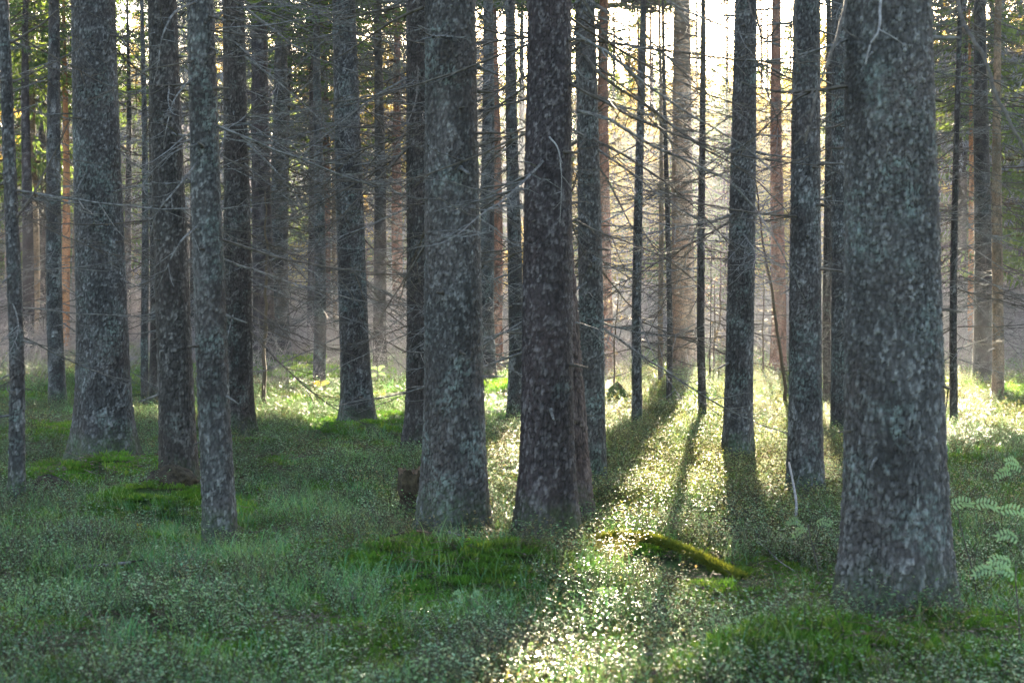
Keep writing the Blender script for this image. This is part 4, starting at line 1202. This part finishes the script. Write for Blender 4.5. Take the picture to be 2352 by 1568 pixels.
# golden shrub at the foot of the dark purplish spruce
def golden_bush():
    x, y, z = at(1385, 1270, 8.7); g = float(ground(x, y))
    root = thing('golden_shrub', (x, y, g), 'golden twiggy bilberry bush between the fissured trunk and the mossy log', 'shrub')
    rr = random.Random(8); st = MB(); lf = MB()
    for s in range(26):
        az = rr.uniform(0, 6.28); L = rr.uniform(.15, .34)
        p0 = np.array((rr.uniform(-.12, .12), rr.uniform(-.08, .08), -.02))
        q = [p0 + v for v in stem_pts(rr, L, 5, -rr.uniform(.6, 1.3), -.3, .25, az)]
        st.tube(q, [.0028, .0024, .002, .0017, .0014, .001], 4, 0, cap=False)
        for k in range(1, 6):
            for _ in range(2):
                a2 = rr.uniform(0, 6.28); w = [q[k] + v for v in stem_pts(rr, L * .3, 3, -rr.uniform(.1, 1.0), 0, .3, a2)]
                st.tube(w, [.0014, .0012, .001, .0008], 3, 0, cap=False)
                for m in range(3):
                    pp = w[rr.randint(1, 3)]; a3 = rr.uniform(0, 6.28); l = rr.uniform(.008, .016)
                    d = np.array((math.cos(a3), math.sin(a3), rr.uniform(-.2, .5))) * l; ww = np.cross(d, (0, 0, 1)) * .35
                    lf.add([tuple(pp), tuple(pp + d * .5 + ww), tuple(pp + d), tuple(pp + d * .5 - ww)], [(0, 1, 2, 3)], 0)
    link('stems', st.mesh('stems', M_GSTEM, attr='w'), root)
    link('leaves', lf.mesh('leaves', M_BILY, attr='w'), root)


M_GSTEM = leaf_mat('golden_stems', [(.28, .24, .05), (.34, .26, .07)], .5, .3, .4)
golden_bush()

# ------------------------------------------------------------ haze
def haze():
    m, nt, out = newmat('forest_haze')
    v = nt.nodes.new('ShaderNodeVolumeScatter'); v.inputs['Density'].default_value = .00095
    v.inputs['Anisotropy'].default_value = .5; v.inputs['Color'].default_value = (.80, .84, .97, 1)
    nt.links.new(v.outputs[0], out.inputs['Volume'])
    mb = MB()
    x0, x1, y0, y1, z0, z1 = -75, 85, 20, 150, -2, 13
    mb.add([(x0, y0, z0), (x1, y0, z0), (x1, y1, z0), (x0, y1, z0), (x0, y0, z1), (x1, y0, z1), (x1, y1, z1), (x0, y1, z1)],
           [(0, 3, 2, 1), (4, 5, 6, 7), (0, 1, 5, 4), (1, 2, 6, 5), (2, 3, 7, 6), (3, 0, 4, 7)])
    o = link('haze', mb.mesh('haze', m)); tag(o, 'thin morning haze hanging between the far trees', None, None, 'stuff')


HAZE = True
if HAZE: haze()

# ------------------------------------------------------------ light
w = bpy.data.worlds.new('World'); sc.world = w; w.use_nodes = True
nt = w.node_tree
sky = nt.nodes.new('ShaderNodeTexSky'); sky.sky_type = 'NISHITA'; sky.sun_disc = False
sky.sun_elevation = SUN_EL; sky.sun_rotation = SUN_AZ
sky.dust_density = 1.5; sky.air_density = 1.0
nt.nodes['Background'].inputs[1].default_value = .76
nt.links.new(mixc(nt, 1.0, sky.outputs[0], (1.07, 1.0, .91), 'MULTIPLY'), nt.nodes['Background'].inputs[0])
sl = bpy.data.lights.new('sun', 'SUN'); sl.energy = 92.0; sl.angle = rad(.55); sl.color = (1, .84, .60)
so = bpy.data.objects.new('sun', sl); COL.objects.link(so)
so.location = (8, 50, 30)
so.rotation_euler = (rad(90) - SUN_EL, 0, math.pi - SUN_AZ)
so.rotation_euler = (-(rad(90) - SUN_EL), 0, -SUN_AZ)

# ------------------------------------------------------------ camera
cam = bpy.data.cameras.new('camera'); co = bpy.data.objects.new('camera', cam); COL.objects.link(co)
co.location = (0, 0, CAMZ); co.rotation_euler = (rad(90), 0, 0)
cam.sensor_width = 36; cam.lens = 36 * F / 2352
cam.shift_y = -(784 - HZ) / 2352
cam.clip_end = 1500; cam.clip_start = .05
cam.dof.use_dof = True; cam.dof.focus_distance = 16.5; cam.dof.aperture_fstop = 4.0
sc.camera = co
sc.view_settings.view_transform = 'Standard'; sc.view_settings.look = 'None'
sc.view_settings.exposure = 0; sc.view_settings.gamma = 1
sc.render.engine = 'CYCLES'
cy = sc.cycles
cy.max_bounces = 5; cy.diffuse_bounces = 3; cy.glossy_bounces = 2; cy.transmission_bounces = 2; cy.volume_bounces = 0
cy.transparent_max_bounces = 4; cy.caustics_reflective = False; cy.caustics_refractive = False
cy.sample_clamp_indirect = 4
cy.use_denoising = True
cy.volume_step_rate = 4
